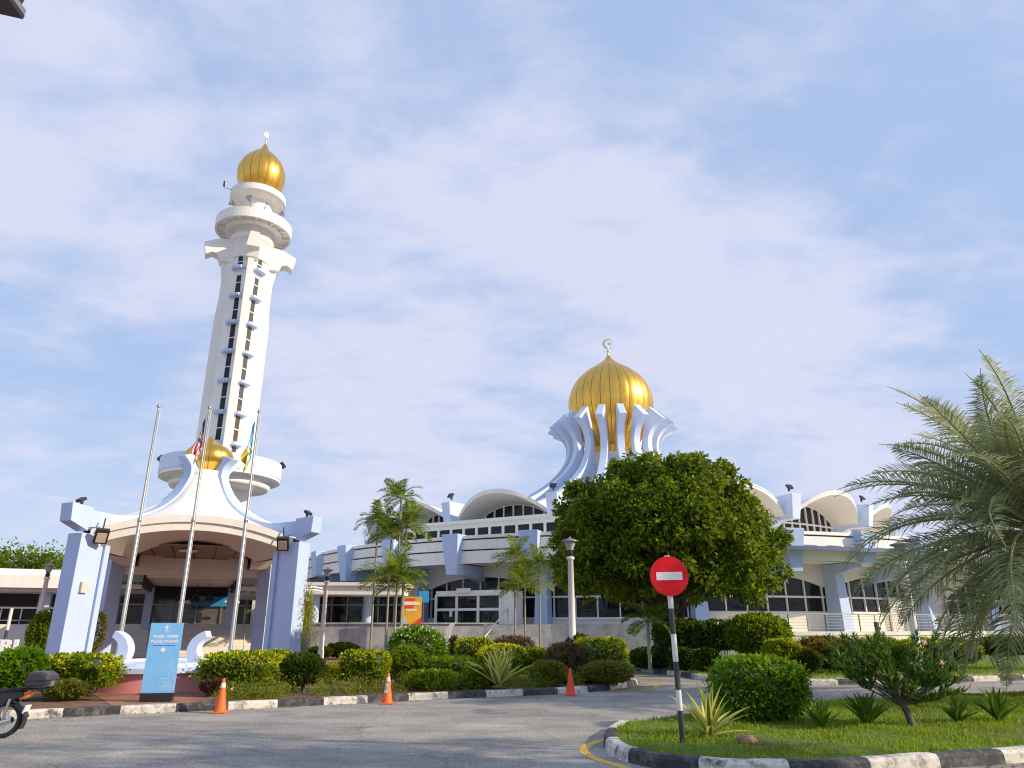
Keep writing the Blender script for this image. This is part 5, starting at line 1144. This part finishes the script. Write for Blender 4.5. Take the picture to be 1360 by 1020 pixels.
# ---- rosette plants
def rosette(name, label, cat, loc, n, L_, w, mats, elev=(25, 85), droop=.5, seed=1, group=None, stripe=False):
    t = MB(); rg = random.Random(seed)
    for k in range(n):
        az = 6.283 * k * .382 + rg.uniform(-.3, .3); f = k / n; el = R(elev[0] + (elev[1] - elev[0]) * f + rg.uniform(-8, 8)); l = L_ * rg.uniform(.8, 1.1); m = 8; c = np.zeros(3); a = el; row = []
        hd = np.array([math.cos(az), math.sin(az), 0]); sd_ = np.array([-math.sin(az), math.cos(az), 0])
        for i in range(m + 1):
            s_ = i / m; ww = w * (.55 + 1.2 * s_ * (1 - s_) * 1.6) * (1 - s_ ** 3) + .002; up = np.array([-math.sin(a) * hd[0], -math.sin(a) * hd[1], math.cos(a)])
            row.append((c - sd_ * ww / 2 + up * ww * .18, c - sd_ * ww * .22, c + sd_ * ww * .22, c + sd_ * ww / 2 + up * ww * .18)); d = hd * math.cos(a) + np.array([0, 0, math.sin(a)]); c = c + d * l / m; a -= droop * (.3 + s_) / m
        vs = [p for r in row for p in r]
        for j in range(3): t.add([row[i][q] for i in range(m + 1) for q in (j, j + 1)], [(2 * i, 2 * i + 1, 2 * i + 3, 2 * i + 2) for i in range(m)], (1 if (stripe and j == 1) else 0), True)
    o = bpy.data.objects.new(name, t.mesh(name, mats)); COL.objects.link(o); o.location = loc; return tag(o, label, cat, group)
rosette('agave', 'yellow and green striped spiky agave beside the no entry post', 'agave', (*g(943, 978, .13), .13), 19, .74, .11, [L_AGY, L_AGG], (12, 86), .5, 3, IB, True)
rosette('agave', 'pale yellow spiky agave in the roadside bed between clipped hedges', 'agave', (*hy(662, 905, 19.2)[:2], .2), 26, 1.05, .22, [L_AGY, L_AGG], (30, 86), .3, 5, HB, True)
for px, py, s, lab in ((1092, 969, .60, 'small dark green strap leaved lily, nearest the boxy island hedge'), (1153, 965, .75, 'dark green strap leaved lily just left of the oleander stem'), (1272, 961, .62, 'strap leaved lily between the oleander stem and the rightmost lily'), (1327, 959, .78, 'largest strap leaved lily at the right end of the island')):
    rosette('lily_plant', lab, 'plant', (*g(px, py, .13), .13), 24, .52 * s / .7, .10, [L_STRAP], (40, 86), .5, int(px), IB)
def oleander():
    x, y = g(1212, 964, .13); t = thing('oleander', 'young oleander tree with leaning stem and few pink flowers on the island', 'oleander', (x, y, .13), 0, IB); b = MB(); tips = []
    b.tube([(0, 0, -.03), (-.05, 0, .2), (-.14, .02, .42)], [.060, .052, .045], 9)
    b.tube([(.02, .03, -.03), (-.03, .05, .25), (-.08, .1, .5)], [.03, .028, .022], 7)
    rg = random.Random(12)
    for k in range(70):
        a = rg.uniform(0, 6.28); q = rg.random() ** .5; e = Vector((-.18 + q * 1.0 * math.cos(a) + (.12 if math.cos(a) > 0 else -.05), q * .75 * math.sin(a), rg.uniform(.72, 1.42) - .10 * q)); s_ = Vector((-.10, .02, rg.uniform(.25, .45)))
        m = s_.lerp(e, .55) + Vector((0, 0, -.06)); b.tube([s_, m, e], [.012, .008, .004], 5); tips.append((m, e))
    for k in range(5):
        e = Vector((.35 + .16 * k, -.15 + .05 * k, .42 + .02 * k)); tips.append((Vector((0, 0, .3)), e)); b.tube([(-.08, 0, .3), e], [.012, .005], 5)
    b.build('stem', M_BARK, t)
    P = []; D = []
    for m, e in tips:
        for i in range(72):
            f = rg.uniform(.05, 1.05); P.append(m.lerp(e, f)); d = (e - m).normalized(); D.append(d * .5 + Vector((0, 0, .55)) + Vector((rg.gauss(0, .45), rg.gauss(0, .45), rg.gauss(0, .25))))
    quads_obj('crown', [(leaf_arrays(np.array(P), np.array(D), .125, .20, .28), L_OLE)], t)
    fl = [Vector((.22, -.75, .95)), Vector((.02, -.72, 1.25))]
    for f in fl: quads_obj('flower', [(leaf_arrays(np.array([f] * 9), np.array([(0, -.5, .4)] * 9), .045, .8, .7), L_PINKF)], t)
oleander()
# ---- grass and weeds (stuff)
def in_poly(P, poly):
    x, y = P[:, 0], P[:, 1]; ins = np.zeros(len(P), bool); n = len(poly)
    for i in range(n):
        (x0, y0), (x1, y1) = poly[i], poly[(i + 1) % n]; c = ((y0 > y) != (y1 > y)) & (x < (x1 - x0) * (y - y0) / (y1 - y0 + 1e-12) + x0); ins ^= c
    return ins
def scatter(poly, n, x0, x1, y0, y1): p = np.stack([nrg.uniform(x0, x1, n), nrg.uniform(y0, y1, n)], 1); return p[in_poly(p, poly)]
p = scatter(isl_poly, 170000, 1, 13, 8.5, 19.5); k = np.sin(p[:, 0] * 2.1 + 1) + np.sin(p[:, 1] * 2.7 + p[:, 0]) + np.sin(p[:, 0] * 5.1 - p[:, 1] * 3); p = p[(k > -1.6) | (nrg.random(len(p)) < .55)]
# bare earth near the stones
c0 = np.array(g(1035, 985, .13)); dd = np.linalg.norm((p - c0) * np.array([.8, 1.6]), axis=1); p = p[(dd > .42) | (nrg.random(len(p)) < .12)]
P3 = np.column_stack([p, np.full(len(p), .13)])
L_STRAW = leaf_mat('dry_blade', [(.30, .26, .10), (.24, .22, .07), (.20, .20, .05)], .3)
kk = np.sin(P3[:, 0] * 1.7 + 2) + np.sin(P3[:, 1] * 2.3 - P3[:, 0] * .8) + nrg.normal(0, .6, len(P3)); dry = (kk > 1.75) | (nrg.random(len(P3)) < .04)
hgt = .046 * (1 + .35 * np.sin(P3[:, 0] * 3.3) * np.sin(P3[:, 1] * 2.9 + 1)) * nrg.uniform(.7, 1.5, len(P3))
up3 = lambda q: np.tile([0, 0, 1.0], (int(q.sum()), 1))
tag(quads_obj('grass', [(leaf_arrays(P3[~dry], up3(~dry), hgt[~dry], .20, .6), L_GRASS), (leaf_arrays(P3[dry], up3(dry), hgt[dry], .18, .8), L_STRAW)]), 'short green grass covering the kerbed island', 'grass', kind='stuff')
p = scatter(far_poly, 26000, 4.5, 20, 22, 33); P3 = np.column_stack([p, np.full(len(p), .12)])
tag(quads_obj('verge_grass', [(leaf_arrays(P3, np.tile([0, 0, 1.0], (len(p), 1)), .09, .2, .6), L_GRASS)]), 'grass of the far verge below the terrace', 'grass', kind='stuff')
bp = inset(bed_front, .35); P = []
for i in range(30, len(bp) - 22):
    for k in range(64): q = rnd.uniform(-.10, 1.4); a, c = bp[i], bp[min(i + 1, len(bp) - 1)]; dx, dy = c[0] - a[0], c[1] - a[1]; l = math.hypot(dx, dy) or 1; s_ = rnd.random(); P.append((a[0] + dx * s_ - dy / l * q, a[1] + dy * s_ + dx / l * q))
P = np.array(P); gb0, gb1 = g(150, 949)[0], g(272, 944)[0]; cl = (np.sin(P[:, 0] * 3.1) + np.sin(P[:, 0] * 7.3 + 2) > -.5) & ~((P[:, 0] > gb0) & (P[:, 0] < gb1)); P = P[cl]
reps = 9; PP = np.repeat(P, reps, 0) + nrg.normal(0, .05, (len(P) * reps, 2)); zz_ = .12 + np.tile(np.linspace(0, .46, reps), len(P)) * np.repeat(nrg.uniform(.3, 1.0, len(P)), reps)
P3 = np.column_stack([PP, zz_]); half = nrg.random(len(P3)) < .5; D3 = np.tile([0, -.2, .5], (len(P3), 1))
tag(quads_obj('ground_cover', [(leaf_arrays(P3[half], D3[half], .06, .35, .8), L_WEED), (leaf_arrays(P3[~half], D3[~half], .06, .4, .8), L_HEDGE)]), 'low weedy ground cover along the roadside kerb', 'ground cover', kind='stuff')
# leaf litter and grit caught along the kerbs
P = []
for path, lo in ((bed_front, 30), (isl, 6)):
    q = resample(path, .1); q = q[lo * 4:]
    for i in range(len(q) - 1):
        dx, dy = q[i + 1][0] - q[i][0], q[i + 1][1] - q[i][1]; l = math.hypot(dx, dy) or 1
        for _ in range(5): o_ = -abs(rnd.gauss(0, .16)) - .01; P.append((q[i][0] - dy / l * o_ + rnd.uniform(-.05, .05), q[i][1] + dx / l * o_ + rnd.uniform(-.05, .05), .008))
P = np.array(P); P = P[np.sin(P[:, 0] * 2.3) + np.sin(P[:, 0] * 5.9 + P[:, 1]) > -.3]
L_LIT = leaf_mat('fallen_leaf', [(.26, .17, .06), (.18, .11, .05), (.33, .27, .12)], .1, .8)
dl = np.column_stack([nrg.normal(0, 1, (len(P), 2)), np.full(len(P), .12)])
tag(quads_obj('leaf_litter', [(leaf_arrays(P, dl, .038, .5, .05), L_LIT)]), 'dry fallen leaves and grit along the foot of the kerbs', 'leaf litter', kind='stuff')
# fallen stones and a stump
for k, (px, py, s) in enumerate(((993, 988, .13), (1017, 990, .09))):
    b = MB(); b.lathe([(.02, 0), (s, .02), (s * .9, s * .5), (s * .5, s * .8), (.01, s * .85)], 9, smooth=False); o = b.build('stone', M_STONE); o.location = (*g(px, py, .13), .13)
    for v in o.data.vertices: v.co.x *= 1 + .25 * math.sin(v.co.y * 40 + k); v.co.y *= .8
    tag(o, ['larger reddish stone on the grass in front of the boxy hedge', 'smaller reddish stone on the grass in front of the boxy hedge'][k], 'stone', 'stones on the island')
x, _, z = hy(1163, 826, 25.6); b = MB(); b.tube([(x + .12, 25.6, .1), (x + .05, 25.6, z * .6), (x, 25.6, z)], [.10, .09, .075], 9); b.tube([(x + .03, 25.6, z * .8), (x + .12, 25.55, z * .9)], [.04, .02], 6); tag(b.build('stump', M_BARK), 'bare brown wooden stump rising behind the oleander', 'stump')

# ================================================================== MOTORCYCLE (rear half in view at the left edge)
bike = thing('motorcycle', 'black motorcycle with top box, cut by the left photo edge', 'motorcycle', (-7.78, 11.98, 0), R(2)); bike.scale = (.9, .9, .9)
def wheel(x, parent):
    b = MB(); n = 40; prof = [(.215, -.035), (.25, -.046), (.278, -.03), (.285, 0), (.278, .03), (.25, .046), (.215, .035)]
    vs = [(x + r * math.cos(6.2832 * k / n), y, .285 + r * math.sin(6.2832 * k / n)) for r, y in prof for k in range(n)]; fs = [(i * n + k, i * n + (k + 1) % n, (i + 1) * n + (k + 1) % n, (i + 1) * n + k) for i in range(len(prof) - 1) for k in range(n)]
    b.add(vs, fs, 0, True); w = bpy.data.objects.new('wheel', None); COL.objects.link(w); w.parent = parent; b.build('tyre', M_RUBBER, w)
    b = MB(); prof = [(.218, -.034), (.205, -.028), (.195, 0), (.205, .028), (.218, .034)]; vs = [(x + r * math.cos(6.2832 * k / n), y, .285 + r * math.sin(6.2832 * k / n)) for r, y in prof for k in range(n)]
    fs = [(i * n + k, i * n + (k + 1) % n, (i + 1) * n + (k + 1) % n, (i + 1) * n + k) for i in range(len(prof) - 1) for k in range(n)]; b.add(vs, fs, 0, True)
    for k in range(18): a = 6.2832 * k / 18; a2 = a + .35 * (1 if k % 2 else -1); b.tube([(x + .05 * math.cos(a2), (.03 if k % 4 < 2 else -.03), .285 + .05 * math.sin(a2)), (x + .20 * math.cos(a), 0, .285 + .20 * math.sin(a))], .0035, 4)
    b.tube([(x, -.07, .285), (x, .07, .285)], .055, 14); b.build('rim', M_CHROME, w)
wheel(0, bike); wheel(-1.24, bike)
def side_prism(b, pts, w, mi=0, taper=0): b.prism(pts, lambda x, z, t: (x, t, z), w, mi)
b = MB(); side_prism(b, [(-.95, .50), (-.6, .36), (-.2, .46), (.15, .60), (.30, .66), (.24, .74), (-.1, .72), (-.55, .70), (-.85, .72), (-1.0, .92), (-1.08, .9)], .22); side_prism(b, [(-.75, .22), (-.35, .22), (-.30, .42), (-.72, .46)], .24); b.build('body', M_MOTO, bike, bevel=.025)
b = MB(); side_prism(b, [(-.72, .73), (-.5, .74), (-.2, .765), (.12, .80), (.26, .79), (.24, .74), (-.2, .70), (-.7, .69)], .25); b.build('seat', M_RUBBER, bike, bevel=.03)
b = MB()
for k in range(9):
    a0, a1 = R(100 - 14 * k), R(100 - 14 * (k + 1)); side_prism(b, [(.315 * math.cos(a0), .285 + .315 * math.sin(a0)), (.315 * math.cos(a1), .285 + .315 * math.sin(a1)), (.335 * math.cos(a1), .285 + .335 * math.sin(a1)), (.335 * math.cos(a0), .285 + .335 * math.sin(a0))], .13)
side_prism(b, [(.17, .56), (.28, .50), (.36, .33), (.335, .30), (.26, .42), (.12, .52)], .12); b.build('rear_mudguard', M_MOTO, bike, bevel=.008)
b = MB(); b.box((.325, 0, .45), (.02, .15, .13), M=Matrix.Rotation(R(18), 3, 'Y')); b.build('number_plate', M_SIGNW, bike)
b = MB(); side_prism(b, [(.20, .70), (.36, .75), (.40, .73), (.33, .64), (.22, .60)], .17); b.build('tail_light', M_TAILO, bike, bevel=.015)
b = MB(); side_prism(b, [(.30, .80), (.29, .90), (.32, 1.0), (.40, 1.055), (.56, 1.05), (.66, 1.0), (.70, .92), (.66, .83), (.56, .79)], .40); bx_ = b.build('top_box', M_BOXP, bike, bevel=.05)
b = MB(); side_prism(b, [(.285, .90), (.70, .91), (.703, .918), (.285, .91)], .425); b.build('lid_seam', M_RUBBER, bx_, bevel=.003); b = MB(); b.box((.67, -.03, .86), (.05, .12, .08)); b.build('latch', M_GREY, bx_)
b = MB(); b.tube([(.1, .09, .74), (.4, .09, .775), (.66, .09, .78)], .014, 6); b.tube([(.1, -.09, .74), (.4, -.09, .775), (.66, -.09, .78)], .014, 6); b.build('rack', M_BLACK, bike)
b = MB(); b.tube([(-.5, -.15, .24), (-.1, -.16, .22), (.22, -.17, .30)], [.03, .045, .05], 10); b.build('exhaust', M_CHROME, bike)
b = MB(); b.tube([(0, -.09, .285), (-.45, -.09, .32)], .022, 8); b.tube([(0, .09, .285), (-.45, .09, .32)], .022, 8); b.build('swingarm', M_BLACK, bike)
b = MB(); b.tube([(.02, -.11, .30), (.08, -.11, .62)], .026, 8); b.build('shock_absorber', M_CHROME, bike)
b = MB(); b.tube([(-1.24, -.08, .285), (-1.06, -.08, .75), (-1.0, 0, .98)], .024, 8); b.tube([(-1.24, .08, .285), (-1.06, .08, .75), (-1.0, 0, .98)], .024, 8); b.tube([(-.86, -.33, 1.02), (-1.0, -.1, .99), (-1.0, .1, .99), (-.86, .33, 1.02)], .014, 8); b.build('fork', M_BLACK, bike)
b = MB(); b.tube([(-1.08, 0, .86), (-1.20, 0, .84)], [.10, .07], 14); b.build('headlight', M_LENS, bike)

# ================================================================== SIGN WALL with letters, striped post, lamp head in the corner
wl = thing('sign_wall', 'low white wall letters of the name sign behind the round shrub at left', 'sign', (-16.5, 24.0, 0), R(14))
b = MB(); b.b2(-6, 1.0, 0, .2, 0, .86); b.build('wall', M_CREAM, wl); text('NEGERI', .46, M_TXT, 'lettering', wl, (.78, -.08, 1.03), (R(90), 0, 0), .05, 'RIGHT', bold=.02).scale = (1.35, 1, 1)
x, y, z = hy(25, 808, 27); sp = thing('striped_post', 'slim black and white striped post by the name sign at the left edge', 'post', (x - .25, y, 0)); b = MB()
for k in range(6): b.lathe([(.055, z * k / 6), (.055, z * (k + 1) / 6)], 12, mi=(0, 0, 1, 1, 0, 0)[k], cap=(k == 5))
b.build('post', [M_POLEW, M_POLEB], sp)
cx, cy, cz = hy(31, 22, 5.2)
lh = thing('street_lamp', 'dark floodlight head with pale rim at the top left corner', 'floodlight', (cx, cy, cz), R(4)); Mr = Matrix.Rotation(R(12), 3, 'Y')
b = MB(); b.box(Mr @ Vector((-.45, -.2, .045)), (.9, .4, .05), M=Mr); b.build('rim', M_GREY, lh); b = MB(); b.box(Mr @ Vector((-.45, -.2, -.005)), (.91, .41, .045), M=Mr); b.build('frame', M_BLACK, lh)
b = MB(); b.box(Mr @ Vector((-.47, -.2, .17)), (.86, .36, .20), M=Mr); b.build('housing', M_BLACK, lh, bevel=.02)
b = MB(); b.tube([(-.5, -.2, .2), (-1.2, .3, .35), (-1.8, .5, .2), (-1.85, .5, -cz)], [.03, .04, .05, .07], 10); b.build('pole', M_GREY, lh)
